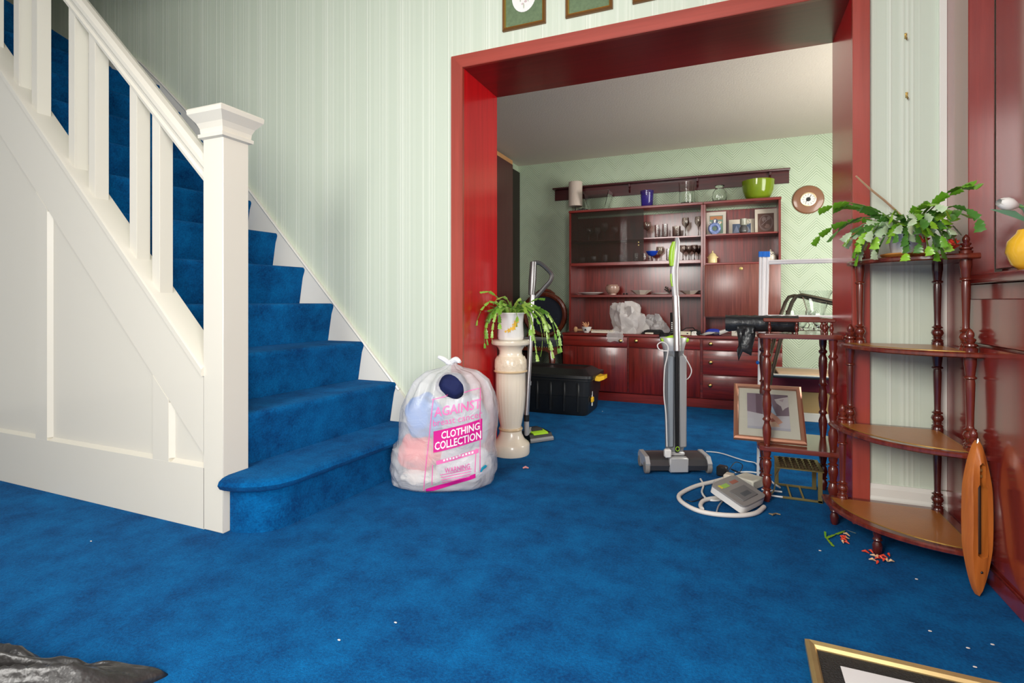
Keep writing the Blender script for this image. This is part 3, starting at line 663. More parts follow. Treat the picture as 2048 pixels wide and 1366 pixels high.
# ================================================================== GLASSES IN THE CASE
def wineprof(h, rb, rf): return [(rf, 0), (rf, .002), (.006, .006), (.0035, .02), (.0035, h*.45), (.008, h*.5), (rb*.85, h*.62), (rb, h*.75), (rb*.85, h)]
def glass_thing(nm, prof, u, Y, z, mat, label, group=None):
    x, k = on(u, Y); return tag(mk(nm, B().lathe(glass_ring(prof, .0018), 14, (x, Y, z)), mat, ang=60), label, 'glass', group)
zs, zb_ = 1.4495, 1.2365
for i, (u, h, rb) in enumerate(((1178, .125, .032), (1195, .125, .028), (1209, .165, .034), (1229, .13, .034))):
    glass_thing('wine_glass', wineprof(h, rb, .026), u, 4.90, zs, GLASS, ['stemmed glass at the far left behind the dark pane', 'second stemmed glass from the left behind the dark pane', 'tallest stemmed glass behind the dark pane', 'round stemmed glass nearest the pale reflection behind the dark pane'][i], 'stemmed glasses behind the dark pane')
glass_thing('balloon_glass', wineprof(.15, .040, .03), 1294, 4.88, zs, SMOKE, 'smoky balloon wine glass beside the pane edge on the upper case shelf')
for u, r_, h, lab in ((1314, .020, .115, 'narrow straight tumbler left of its twin on the upper case shelf'), (1330, .024, .120, 'taller straight tumbler second on the upper case shelf'), (1353, .036, .095, 'wide squat tumbler on the upper case shelf')):
    glass_thing('tumbler', [(r_*.9, 0), (r_, .01), (r_, h)], u, 4.87, zs, SMOKE if r_ > .03 else GLASS, lab)
glass_thing('wine_glass', wineprof(.165, .032, .026), 1371, 4.86, zs, SMOKE, 'smoky tulip wine glass right of the squat tumbler')
glass_thing('wine_glass', wineprof(.170, .032, .026), 1397, 4.86, zs, SMOKE, 'smoky tulip wine glass at the right end of the upper case shelf')
for i, (u, h, r_) in enumerate(((1165, .055, .024), (1187, .065, .024), (1211, .075, .022))):
    glass_thing('small_tumbler', [(r_*.8, 0), (r_, .01), (r_, h)], u, 4.86, zb_, GLASS, ['shortest small tumbler at far left of the case floor', 'middle small tumbler on the left of the case floor', 'tallest small tumbler on the left of the case floor'][i], 'small tumblers behind the dark pane')
for i, (u, h, r_, lab) in enumerate(((1240, .07, .022, 'small tumbler beside the pale reflection in the case'), (1272, .08, .022, 'small clear glass behind the overlapping panes'), (1288, .075, .022, 'small clear glass left of the blue cocktail glass'), (1337, .110, .020, 'tall narrow tumbler on the case floor'))):
    glass_thing('tumbler', [(r_*.8, 0), (r_, .01), (r_, h)], u, 4.87, zb_, GLASS, lab)
x, k = on(1304, 4.86); cg = thing('blue_cocktail_glass', 'cocktail glass with a deep blue bowl in the glazed case', 'glass', (x, 4.86, zb_))
mk('stem', B().lathe([(0, 0), (.030, 0), (.030, .003), (.008, .006), (.010, .02), (.013, .045), (0, .05)], 16, (x, 4.86, zb_)), GLASS, cg)
mk('bowl', B().lathe(glass_ring([(.01, .048), (.035, .058), (.056, .092)], .003), 20, (x, 4.86, zb_)), M('blue_glass', (.01, .06, .5), .15, coat=.6), cg)
glass_thing('wine_glass', wineprof(.14, .036, .026), 1320, 4.96, zb_, SMOKE, 'smoky stemmed glass just right of the blue cocktail glass')
for i, (u, Y) in enumerate(((1366, 4.86), (1378, 4.90), (1389, 4.86), (1397, 4.93))):
    glass_thing('dark_wine_glass', wineprof(.135, .030, .024), u, Y, zb_, M('dark_smoke_glass', (.52, .44, .40), .05, trans=1.0), ['dark goblet leftmost of the cluster right of the sweeper handle', 'dark goblet at the back left of the cluster in the case', 'dark goblet at the front right of the cluster in the case', 'dark goblet in the right corner of the case'][i], 'dark goblets on the case floor')

# ================================================================== CROCKERY ON THE OPEN SHELF
zo = .9372
WCH = M('white_china', (.78, .74, .70), .25, coat=.4)
x, k = on(1180, 4.86); tag(mk('plate', B().lathe([(0, 0), (.06, 0), (.085, .010), (.125, .020), (.127, .024), (.085, .016), (.06, .008), (0, .006)], 28, (x, 4.90, zo), 1, .8), WCH), 'large white plate at the left end of the open shelf', 'plate')
x, k = on(1225, 4.86); sp = tag(mk('patterned_bowl', B().lathe(glass_ring([(.035, 0), (.034, .01), (.050, .022), (.066, .050), (.062, .078), (.050, .088), (.053, .094)], .004), 24, (x, 4.86, zo)), M('patterned_china', (.42, .26, .20), .25, coat=.5, var=.7, vscale=50)), 'small round brown-patterned footed bowl on the open shelf', 'bowl')
x, k = on(1250, 4.85)
for i, dx in enumerate((-.008, .018)):
    tag(mk('dark_trinket', B().lathe([(0, 0), (.008, 0), (.010, .008), (.006, .014), (0, .016)], 10, (x+dx, 4.84, zo)), BLACK), ['left of two tiny dark trinkets on the open shelf', 'right of two tiny dark trinkets on the open shelf'][i], 'ornament')
def octdish(u, w_, h, lab):
    x, k = on(u, 4.86); tag(mk('octagonal_dish', B().lathe(glass_ring([(w_*.45, 0), (w_*.5, .004), (w_, h)], .004), 8, (x, 4.86, zo)), M('cream_china', (.66, .60, .50), .3, coat=.4), sm=False), lab, 'dish')
octdish(1282, .096, .040, 'cream octagonal dish in the middle of the open shelf'); octdish(1381, .096, .034, 'cream octagonal dish at the right end of the open shelf')
x, k = on(1320, 4.86); tag(mk('plate', B().lathe([(0, 0), (.05, 0), (.080, .012), (.082, .015), (.05, .007), (0, .006)], 26, (x, 4.88, zo)), WCH), 'smaller white plate between the two octagonal dishes', 'plate')
x, k = on(1342, 4.86); tk = thing('dried_posy', 'small dark dried posy with a yellow bloom behind the sweeper pole', 'flowers', (x, 4.86, zo))
b = B()
for i in range(14):
    a = random.uniform(0, 6.28); p = Vector((x-.02, 4.88, zo+.01)); q = p+Vector((.035*math.cos(a), .02*math.sin(a), random.uniform(.02, .06))); b.tube([p, (p+q)/2+Vector((0, 0, .01)), q], .003, 4); b.ball(q, .007, 6, 4)
mk('stems', b, M('dried_brown', (.035, .025, .02), .8), tk)
b = B(); b.ball((x+.02, 4.85, zo+.018), .014, 10, 6); b.lathe([(0, 0), (.009, 0), (.009, .008), (0, .008)], 8, (x+.02, 4.85, zo)); mk('bloom', b, YELLOW, tk)

# right unit: pictures and pots
def propped(u0, u1, vt, Y, zf, lab, mount, shapes):
    a = PY(u0, 440, Y).x; c = PY(u1, 440, Y).x; h = PY(u0, vt, Y).z-zf
    r = thing('mounted_picture', lab, 'picture', ((a+c)/2, Y, zf)); tl = .03
    o = Vector((a, Y, zf)); ex = Vector((c-a, 0, 0)); ey = Vector((0, tl, h))
    mk('mount', B().obox(o, ex, ey, ex.cross(ey).normalized()*-.003), M('mount_'+mount, {'cream': (.74, .66, .54), 'pale': (.70, .64, .55)}[mount], .6), r)
    flat_print('print', r, o+Vector((0, -.0005, 0)), ex, ey, shapes); return r
z1 = 1.4502
propped(1413, 1452, 424, 4.93, z1, 'mounted print of green and orange foliage behind the blue ring vase', 'pale', [((.20, .30, .24), rect(.15, .10, .85, .85)), ((.50, .22, .10), rect(.18, .68, .82, .82)), ((.10, .12, .20), ell(.45, .6, .14, .12)), ((.22, .42, .20), ell(.65, .35, .12, .2)), ((.55, .40, .25), ell(.72, .55, .08, .05))])
propped(1458, 1509, 439, 4.96, z1, 'low mounted print of a blue-grey street behind the mug', 'cream', [((.10, .14, .22), rect(.14, 0, .86, .72)), ((.25, .30, .42), [(.14, .1), (.30, .62), (.40, .2)]), ((.30, .34, .42), [(.62, .1), (.75, .55), (.86, .2)]), ((.40, .36, .34), rect(.20, 0, .36, .12))])
propped(1510, 1554, 418, 4.93, z1, 'mounted dark embossed leather-brown print at the right of the picture shelf', 'cream', [((.13, .06, .045), rect(.13, .06, .87, .82)), ((.20, .13, .12), ell(.5, .44, .33, .33)), ((.12, .06, .05), ell(.5, .46, .27, .27)), ((.24, .17, .16), ell(.42, .58, .10, .10)), ((.24, .17, .16), ell(.62, .62, .08, .07)), ((.26, .15, .13), ell(.56, .30, .12, .09)), ((.10, .04, .03), ell(.45, .42, .05, .12)), ((.28, .20, .20), [(.28, .35), (.31, .34), (.66, .60), (.64, .63)])])
x, k = on(1429, 4.84); rv = thing('ring_vase', 'blue and white pottery ring vase on the picture shelf', 'vase', (x, 4.84, z1))
b = B(); b.tube([(x+.036*math.cos(R(a)), 4.84, z1+.054+.036*math.sin(R(a))) for a in range(0, 360, 15)], .017, 10, closed=True); b.box(x-.02, x+.02, 4.825, 4.855, z1, z1+.012, .002)
BW = M('blue_white_glaze', (.18, .25, .50), .2, coat=.6, var=.9, vscale=70)
mk('ring_body', b, BW, rv)
mk('neck', B().lathe([(0, .10), (.010, .10), (.008, .115), (.013, .128), (0, .128)], 12, (x, 4.84, z1)), WCH, rv)
b = B()
for s_ in (-1, 1): b.tube([(x+s_*.030, 4.84, z1+.085), (x+s_*.045, 4.84, z1+.095), (x+s_*.046, 4.84, z1+.110), (x+s_*.034, 4.84, z1+.112), (x+s_*.028, 4.84, z1+.098)], .004, 6)
mk('lug', b, WCH, rv)
x, k = on(1487, 4.83)
tag(mk('dark_jug', B().lathe(glass_ring([(.020, 0), (.034, .015), (.034, .045), (.024, .062), (.020, .068)], .003), 16, (x, 4.84, z1)), M('black_silver_glaze', (.10, .10, .10), .2, coat=.8, var=.8, vscale=25)), 'small black and silver pot carrying the grey mug', 'pot')
mg = thing('grey_mug', 'pale grey mug stacked on the dark pot in front of the low print', 'mug', (x, 4.84, z1+.0685))
GM = M('grey_glaze', (.34, .34, .27), .3, coat=.5)
mk('body', B().lathe(glass_ring([(.026, 0), (.028, .004), (.028, .055)], .003), 18, (x, 4.84, z1+.0685)), GM, mg)
mk('handle', B().tube([(x+.026, 4.84, z1+.115), (x+.042, 4.84, z1+.112), (x+.046, 4.84, z1+.095), (x+.040, 4.84, z1+.078), (x+.026, 4.84, z1+.080)], .004, 6), GM, mg)
x, k = on(1425, 4.86); z2 = 1.2052
yp = thing('yellow_jar', 'little pale yellow cottage-shaped jar with a lid and two lugs', 'jar', (x, 4.86, z2))
YG = M('pale_yellow_glaze', (.80, .66, .33), .3, coat=.4, var=.12)
mk('body', B().lathe([(0, 0), (.036, 0), (.038, .01), (.037, .06), (.030, .068), (0, .068)], 18, (x, 4.86, z2)), YG, yp)
mk('lid', B().lathe([(0, .066), (.034, .067), (.026, .080), (.010, .092), (.005, .096), (.007, .106), (0, .114)], 18, (x, 4.86, z2)), YG, yp)
b = B()
for s_ in (-1, 1): b.ball((x+s_*.040, 4.86, z2+.052), .006, 8, 6)
mk('lug', b, YG, yp)
x, k = on(1541, 4.86)
cp = thing('lidded_pot', 'round cream lidded pot with dark brushmarks behind the airer caps', 'pot', (x, 4.86, z2))
mk('body', B().lathe([(0, 0), (.036, 0), (.048, .02), (.046, .05), (.034, .074), (0, .078)], 18, (x, 4.86, z2)), M('cream_glaze', (.66, .60, .50), .3, coat=.4), cp)
mk('lid', B().lathe([(0, .073), (.034, .074), (.028, .084), (.010, .090), (.006, .096), (.006, .104), (0, .106)], 18, (x, 4.86, z2)), MATS['cream_glaze'], cp)
b = B()
for i in range(5):
    a = R(-115+i*16); p = Vector((x+.041*math.cos(a), 4.86+.041*math.sin(a), z2+.060+.006*(i % 2))); b.ball(p, .005, 6, 4, (1.3, .5, .6))
mk('brushmark', b, BLACK, cp)

# ================================================================== WORKTOP CLUTTER
ZW = .5945
def crumple(nm, x, y, z, rx_, ry_, h, mat, label, cat, seed=0, rough=.25, tip=None, n=28, m=12):
    b = B(); rings = []
    for i in range(m+1):
        f = i/m; ring = []
        for k in range(n):
            a = 2*math.pi*k/n; rr = math.cos(f*math.pi/2)**.6+.001
            nz = noise.noise(Vector((math.cos(a)*1.9+seed, math.sin(a)*1.9, f*2.2)))*rough*2+abs(noise.noise(Vector((a*2.1, f*5+seed, seed*.7))))*rough
            px, py = math.cos(a)*rr*(1+nz), math.sin(a)*rr*(1+nz)
            if tip: px += tip*f*.6
            ring.append((x+px*rx_, y+py*ry_, z+max(0, h*math.sin(f*math.pi/2)*(1+nz*.8*(f > .1)))))
        rings.append(ring)
    b.loft(rings); bmesh.ops.triangulate(b.bm, faces=b.bm.faces[:])
    return tag(mk(nm, b, mat, sm=True, ang=24), label, cat)
CLEARBAG = M('thin_clear_bag', (.72, .68, .66), .22, alpha=.55, bump=.7, bscale=25)
x, k = on(1252, 4.66); crumple('plastic_bag', x, 4.72, ZW, .155, .095, .215, CLEARBAG, 'large crumpled clear plastic bag on the sideboard', 'bag', 3, .32, -.25)
b = B(); vv = []
for i in range(6):
    vv.append([b.bm.verts.new((x-.15+.035*j+.006*math.sin(i*2+j), 4.60-.022-.006*math.sin(j*1.7+i), ZW+.02-.018*i-(.008*math.sin(j*2.3)))) for j in range(5)])
for i in range(5):
    for j in range(4): b.bm.faces.new((vv[i][j], vv[i][j+1], vv[i+1][j+1], vv[i+1][j]))
bagflap = mk('hanging_corner', b, CLEARBAG); pb = bpy.data.objects['plastic_bag']; bagflap.data.transform(Matrix.Translation(-pb.location)); bagflap.parent = pb
x, k = on(1306, 4.72); crumple('plastic_bag', x, 4.83, ZW, .10, .05, .125, M('grey_clear_bag', (.55, .53, .53), .2, alpha=.6, bump=.6, bscale=30), 'smaller crumpled grey-white plastic bag behind the large one', 'bag', 8, .3)
x, k = on(1160, 4.64); sp = thing('wooden_spoon', 'pale wooden tool with a round head at the left end of the sideboard', 'utensil', (x, 4.66, ZW))
PW = M('pale_wood', (.62, .36, .18), .5, var=.2)
b = B(); b.tube([(x-.03, 4.66, ZW+.022), (x+.11, 4.68, ZW+.018)], .010, 8); b.ball((x-.045, 4.66, ZW+.026), .026, 12, 8, (.8, .6, 1)); mk('head_and_handle', b, PW, sp)
x, k = on(1173, 4.63); wb = thing('small_white_bowl', 'small white bowl with a dark mark holding dried orange coral', 'bowl', (x, 4.635, ZW))
mk('bowl', B().lathe(glass_ring([(.022, 0), (.036, .02), (.046, .052)], .004), 20, (x, 4.635, ZW)), WCH, wb)
mk('dark_mark', B().prism([(x-.012, 4.594, ZW+.020), (x+.010, 4.594, ZW+.020), (x, 4.588, ZW+.040)], (0, .006, 0)), BLACK, wb)
b = B()
for i in range(9):
    a = R(i*40); p = Vector((x, 4.635, ZW+.04)); q = p+Vector((.030*math.cos(a)-.01, .02*math.sin(a), .045+.012*math.sin(i*2.1))); b.tube([p, (p+q)/2+Vector((.008*math.cos(a), 0, .012)), q], [.004, .005, .003], 5)
mk('dried_coral', b, M('coral_orange', (.72, .36, .18), .7), wb)
# cream ridged keyboard-like tray
x0 = on(1184, 4.65)[0]; x1 = on(1225, 4.65)[0]
kb = thing('ridged_tray', 'long cream ridged tray lying between the white bowl and the bag', 'tray', ((x0+x1)/2, 4.66, ZW))
mk('tray_body', B().box(x0, x1+.02, 4.61, 4.70, ZW, ZW+.018, .003), CREAM, kb)
for i in range(17):
    xx = x0+.008+i*(x1-x0)/17; mk('ridge', B().box(xx, xx+.006, 4.607, 4.695, ZW+.0182, ZW+.026, .001), CREAM, kb)
x, k = on(1310, 4.66); crumple('black_cloth', x-.01, 4.665, ZW, .085, .045, .030, M('black_fabric', (.012, .012, .013), .7), 'rumpled black cloth lying in front of the smaller plastic bag', 'cloth', 5, .3)
x, k = on(1295, 4.62); tag(mk('cream_stick', B().obox((x-.02, 4.606, ZW+.002), (.07, .004, 0), (0, .02, 0), (0, 0, .012), .002), CREAM), 'short cream stick between the plastic bags and black cloth', 'stick')
x, k = on(1332, 4.62)
b = B(); vv = []
for i in range(9):
    f = i/8; y = 4.66-.09*min(f*1.6, 1)-.004; z = ZW+.010 if f < .55 else ZW+.008-.065*(f-.55)/.45
    vv.append([b.bm.verts.new((x-.045+.09*j/6+.006*math.sin(i+j), y+.004*math.sin(j*2.1), z+.006*math.sin(j*1.7+i))) for j in range(7)])
for i in range(8):
    for j in range(6): b.bm.faces.new((vv[i][j], vv[i][j+1], vv[i+1][j+1], vv[i+1][j]))
gl = mk('black_glove', b, MATS['black_fabric']); m_ = gl.modifiers.new('s', 'SOLIDIFY'); m_.thickness = .008; m_.offset = 1; tag(gl, 'black glove flopping over the front edge of the sideboard', 'glove')
x, k = on(1347, 4.74); ph = thing('cordless_phone', 'black cordless phone standing in its base behind the sweeper pole', 'telephone', (x, 4.74, ZW))
mk('base', B().box(x-.035, x+.035, 4.70, 4.78, ZW, ZW+.022, .006, 2), BLACK, ph)
mk('handset', B().obox((x-.026, 4.735, ZW+.02), (.050, 0, 0), (0, .024, 0), (-.006, .03, .165), .005), BLACK, ph)
mk('screen', B().obox((x-.020, 4.7545, ZW+.122), (.032, 0, 0), (0, .002, 0), (-.001, .005, .028)), M('phone_screen', (.35, .36, .30), .2), ph)
for r_ in range(4):
    for c2 in range(3): mk('key', B().obox((x-.018+c2*.013, 4.7362+.00375*r_*.85, ZW+.045+r_*.016), (.009, 0, 0), (0, .002, 0), (0, .001, .008)), WPLAST, ph)
b = B(); b.tube([(x+.04, 4.76, ZW+.006), (x+.10, 4.80, ZW+.05), (x+.16, 4.78, ZW+.055), (x+.20, 4.74, ZW+.006)], .004, 6); tag(mk('black_cable', b, BLACK), 'loose black cable arching right of the phone', 'cable')
x, k = on(1369, 4.61); cb = thing('cream_box', 'small flat cream box with a dark mark right of the sweeper pole', 'box', (x, 4.62, ZW))
mk('box_body', B().box(x-.042, x+.048, 4.60, 4.65, ZW, ZW+.030, .002), M('box_cream', (.75, .68, .50), .5), cb); mk('dark_mark', B().box(x+.018, x+.030, 4.5985, 4.600, ZW+.010, ZW+.020), BLACK, cb)
x, k = on(1385, 4.63); crumple('tissue', x+.01, 4.63, ZW, .022, .02, .028, M('tissue_white', (.78, .76, .72), .7), 'small white scrap of tissue right of the cream box', 'tissue', 2, .3)
x, k = on(1394, 4.68); crumple('black_pouch', x-.015, 4.70, ZW, .05, .035, .035, MATS['black_fabric'], 'small black pouch left of the papers', 'pouch', 9, .25)
PAP = M('paper_white', (.74, .73, .70), .6)
x, k = on(1418, 4.64); pp = thing('papers', 'loose white papers and leaflets on the right of the sideboard', 'papers', (x, 4.65, ZW))
for i, (dx, dy, a, cu_) in enumerate(((0, 0, 20, .05), (.05, .01, -15, .03), (.015, .03, 50, .07), (.10, .0, 5, .04))):
    b = B(); vv = []
    for p in range(7):
        row = []
        for q in range(5):
            lx, ly = (p/6-.5)*.13, (q/4-.5)*.085; X_ = x+dx+lx*math.cos(R(a))-ly*math.sin(R(a)); Y_ = 4.655+dy+lx*math.sin(R(a))*.35+ly*math.cos(R(a))*.6
            row.append(b.bm.verts.new((X_, max(Y_, 4.595), ZW+.003+i*.004+cu_*(p/6)**2*(1 if i % 2 else (1-p/6)*1.5))))
        vv.append(row)
    for p in range(6):
        for q in range(4): b.bm.faces.new((vv[p][q], vv[p+1][q], vv[p+1][q+1], vv[p][q+1]))
    mk('sheet', b, PAP, pp)
x, k = on(1427, 4.70); tag(mk('blue_pouch', B().lathe([(0, 0), (.062, .0), (.070, .012), (.060, .035), (.030, .048), (0, .050)], 18, (x, 4.745, ZW+.002), 1.0, .45), M('royal_blue_fabric', (.02, .04, .38), .5, bump=.4, bscale=30)), 'royal blue pouch lying among the white papers', 'pouch')
x, k = on(1452, 4.66)
b = B(); b.loft([[(x-.05+.15*i/5+.0, 4.63+.05*math.cos(a)*.5+.02, ZW+.022+.012*i*.9+.020*math.sin(a)*(1-.1*i)) for a in [2*math.pi*j/8 for j in range(8)]] for i in range(6)])
tag(mk('rolled_leaflet', b, PAP), 'pale rolled-up leaflet rising at the right of the papers', 'leaflet')
x, k = on(1492, 4.70); cbx = thing('patterned_carton', 'low cream carton with dark flecks at the right of the sideboard', 'box', (x, 4.70, ZW))
mk('carton_body', B().box(x-.11, x+.10, 4.64, 4.76, ZW, ZW+.075, .003), M('carton_cream', (.70, .65, .56), .6), cbx)
for i in range(5): mk('fleck', B().obox((x-.08+i*.035, 4.6385, ZW+.03+.015*(i % 2)), (.014, 0, .008), (0, .001, 0), (-.002, 0, .004)), BLACK, cbx)

# ================================================================== BACK-ROOM FURNITURE
WD = wood('wardrobe_mahogany', (.07, .018, .018), (.11, .03, .028), .4, .2, 'Z')
wr = thing('wardrobe', 'plain dark mahogany wardrobe along the left wall of the back room', 'wardrobe', (-1.99, 3.9, 0))
mk('carcass', B().box(-2.027, -1.972, 3.05, 4.72, 0, 2.205, .002), WD, wr)
for y0, y1 in ((3.06, 3.885), (3.89, 4.715)): mk('door', B().box(-1.970, -1.95, y0, y1, .03, 2.205, .003), WD, wr)
mk('top_batten', B().box(-1.99, -1.955, 3.05, 4.72, 2.207, 2.247, .001), M('raw_pine', (.62, .32, .13), .6, var=.2), wr, label='unfinished orange pine batten along the top')
mk('recess_shade', B().box(-2.027, -2.005, 4.73, 5.035, 0, 2.205, .001), M('recess_shade_dark', (.015, .008, .006), .5), wr)  # dark sheet painted in for the shaded gap past the wardrobe

# Victorian style chair
cx0, cy0 = -1.665, 4.60
CARV = wood('carved_mahogany', (.06, .012, .006), (.14, .03, .012), .25, .7, 'Z'); NAVY = M('navy_velvet', (.004, .008, .02), .8, sheen=.2, bump=.3, bscale=40)
ch = thing('balloon_back_chair', 'carved mahogany balloon-back chair with navy velvet behind the black crate', 'chair', (cx0, cy0, 0))
W = .24
mk('seat_rail', B().loft([[(cx0-W, cy0-.22, .40), (cx0-W*.7, cy0-.235, .44), (cx0+W*.7, cy0-.235, .44), (cx0+W, cy0-.22, .40), (cx0+W, cy0+.22, .42), (cx0-W, cy0+.22, .42)], [(cx0-W, cy0-.22, .47), (cx0-W*.7, cy0-.235, .47), (cx0+W*.7, cy0-.235, .47), (cx0+W, cy0-.22, .47), (cx0+W*.9, cy0+.22, .47), (cx0-W*.9, cy0+.22, .47)]]), CARV, ch)
s_ = mk('seat_cushion', B().lathe([(0, 0), (.98, 0), (1.0, .3), (.93, .75), (.7, 1.0), (0, 1.12)], 32, (0, 0, 0)), NAVY, ch)
me = s_.data
for v in me.vertices:   # squared-off upholstered seat
    q = v.co-Vector((-cx0, -cy0, 0)); l = max(abs(q.x), abs(q.y), 1e-6); rr = math.hypot(q.x, q.y); f_ = (rr/l)**.75 if rr > 1e-5 else 1
    v.co = Vector((q.x*f_*.225, q.y*f_*.215, .471+q.z*.062))
for i in range(21):
    xx = cx0-.22+.44*i/20; mk('stud', B().ball((xx, cy0-.228, .474), .0045, 6, 4), BRASS, ch)
oval = [Vector((cx0+.205*math.sin(a)*(1+.06*math.cos(a)), cy0+.20+.05*(.5-.5*math.cos(a)), .745-.185*-math.cos(a) if False else .745+.20*math.cos(a))) for a in [2*math.pi*i/36 for i in range(36)]]
mk('back_frame', B().tube(oval, .026, 8, closed=True), CARV, ch)
b = B(); b.bm.faces.new([b.bm.verts.new(p+Vector((0, -.008, 0))) for p in oval]); b.bm.faces.new([b.bm.verts.new(p+Vector((0, .012, 0))) for p in reversed(oval)]); mk('back_pad', b, NAVY, ch)
mk('crest_carving', B().tube([(cx0-.10, cy0+.235, .945), (cx0-.05, cy0+.24, .975), (cx0, cy0+.24, .985), (cx0+.05, cy0+.24, .975), (cx0+.10, cy0+.235, .945)], [.012, .018, .022, .018, .012], 8), CARV, ch)
for s2 in (-1, 1):
    mk('rear_leg', B().tube([(cx0+s2*.21, cy0+.28, 0), (cx0+s2*.20, cy0+.23, .25), (cx0+s2*.19, cy0+.21, .46), (cx0+s2*.15, cy0+.215, .57)], [.016, .018, .02, .018], 8), CARV, ch)
    mk('front_leg', B().tube([(cx0+s2*.22, cy0-.25, 0), (cx0+s2*.205, cy0-.22, .08), (cx0+s2*.215, cy0-.215, .24), (cx0+s2*.225, cy0-.215, .36), (cx0+s2*.21, cy0-.205, .44)], [.016, .013, .02, .030, .026], 8), CARV, ch)
for i in range(4):
    for j in (-1, 0, 1): mk('button', B().ball((cx0+j*.08+(.04 if i % 2 else 0), cy0+.205+.02, .64+i*.07), .008, 6, 4), NAVY, ch)

# black storage crate
cr = thing('storage_crate', 'big black plastic storage crate with a clip-on lid and yellow handles', 'crate', (-1.31, 4.1, 0))
A0, A1, A2, A3 = -1.62, -.985, 3.885, 4.30
def rr(x0, x1, y0, y1, z, c=.05):
    P = []
    for (px, py, a0) in ((x1-c, y1-c, 0), (x0+c, y1-c, 90), (x0+c, y0+c, 180), (x1-c, y0+c, 270)):
        for a in (0, 30, 60, 90): P.append((px+c*math.cos(R(a0+a)), py+c*math.sin(R(a0+a)), z))
    return P
mk('tub', B().loft([rr(A0+.03, A1-.03, A2+.02, A3-.02, 0), rr(A0+.02, A1-.02, A2+.01, A3-.01, .02), rr(A0+.008, A1-.008, A2+.002, A3-.002, .15), rr(A0, A1, A2-.004, A3+.004, .152), rr(A0-.006, A1+.006, A2-.010, A3+.010, .268), rr(A0-.016, A1+.016, A2-.02, A3+.02, .27), rr(A0-.016, A1+.016, A2-.02, A3+.02, .284)]), BLACK, cr, ang=30)
mk('lid', B().loft([rr(A0-.022, A1+.022, A2-.026, A3+.026, .2845), rr(A0-.026, A1+.026, A2-.03, A3+.03, .290), rr(A0-.024, A1+.024, A2-.028, A3+.028, .312), rr(A0+.005, A1-.005, A2, A3, .318), rr(A0+.05, A1-.05, A2+.06, A3-.06, .352), rr(A0+.07, A1-.07, A2+.08, A3-.08, .352), rr(A0+.08, A1-.08, A2+.09, A3-.09, .344)]), BLACK, cr, ang=30)
for i in range(5):
    xx = A0+.10+i*.11; mk('rib', B().box(xx, xx+.02, A2-.012, A2+.0, .03, .255, .004), BLACK, cr)
for y in (4.0,):
    mk('yellow_handle', B().loft([[(A1+.018+.0, y+dy, .262+dz) for dy, dz in ((0, 0), (.16, 0), (.16, .036), (0, .036))], [(A1+.05, y+dy, .258+dz) for dy, dz in ((.01, 0), (.15, 0), (.15, .036), (.01, .036))], [(A1+.085, y+dy, .272+dz) for dy, dz in ((.03, 0), (.13, 0), (.13, .03), (.03, .03))]]), YELLOW, cr)
    mk('yellow_catch', B().box(A1-.004, A1+.012, y-.05, y+.0, .10, .14, .004), YELLOW, cr)
mk('paper_label', B().box(A1-.004, A1+.0015, 3.98, 4.00, .07, .21), M('sticker_white', (.7, .7, .66), .5), cr)

# low chest behind the trolley
lc = thing('low_chest', 'low burgundy and ochre chest with a white base behind the picture', 'chest', (.65, 4.46, 0))
mk('top_band', B().box(.275, 1.10, 4.36, 4.565, .215, .335, .004), M('burgundy_cloth', (.16, .006, .022), .6), lc)
mk('ochre_panel', B().box(.28, 1.09, 4.365, 4.56, .065, .214, .002), M('ochre_panel', (.40, .26, .10), .6, var=.1), lc)
mk('white_base', B().box(.275, 1.095, 4.350, 4.56, .0, .064, .004), WHITE, lc)

# tubular tea trolley
tr = thing('tea_trolley', 'bronze tubular tea trolley with curved handles carrying glassware', 'trolley', (.55, 4.1, 0))
BRZ = M('bronze_tube', (.10, .08, .06), .25, metal=.85)
for Y in (3.86, 4.30):
    g = lambda u, v: (PY(u, v, 3.86).x, Y, PY(u, v, 3.86).z)
    pts = [g(1567, 655), g(1574, 632), g(1584, 605), g(1592, 593), g(1604, 590), g(1630, 595), g(1665, 603), g(1700, 610), g(1722, 622), g(1730, 650), g(1735, 700)]
    mk('handle_tube', B().tube(pts, .0125, 8), BRZ, tr)
    mk('leg', B().tube([g(1567, 655), g(1556, 700), g(1543, 750), (g(1535, 790)[0], Y, .24), (g(1535, 790)[0]+.01, Y, .05)], .0125, 8), BRZ, tr)
    mk('leg', B().tube([g(1735, 700), (g(1735, 700)[0], Y, .30), (g(1735, 700)[0], Y, .05)], .0125, 8), BRZ, tr)
    for xx in (g(1535, 790)[0]+.01, g(1735, 700)[0]): mk('castor', B().ball((xx, Y, .025), .0248, 12, 8, (1, .6, 1)), BLACK, tr)
xL = PY(1562, 680, 3.86).x; xR = PY(1735, 700, 3.86).x; ZG = .688
mk('top_tray', B().box(xL+.01, xR-.012, 3.878, 4.282, ZG-.012, ZG, .003), M('trolley_glass_tray', (.7, .75, .68), .05, trans=.7), tr)
mk('tray_rim', B().tube([(xL+.005, 3.874, ZG-.004), (xR-.006, 3.874, ZG-.004), (xR-.006, 4.286, ZG-.004), (xL+.005, 4.286, ZG-.004)], .007, 6, closed=True), BRZ, tr)
xl2 = PY(1541, 745, 3.86).x
mk('lower_tray', B().box(xl2+.014, xR-.014, 3.878, 4.282, .372, .384, .003), BLACK, tr)
mk('tray_rim', B().tube([(xl2+.01, 3.873, .392), (xR-.006, 3.873, .392), (xR-.006, 4.287, .392), (xl2+.01, 4.287, .392)], .009, 6, closed=True), M('pale_bronze', (.55, .52, .46), .3, metal=.8), tr)
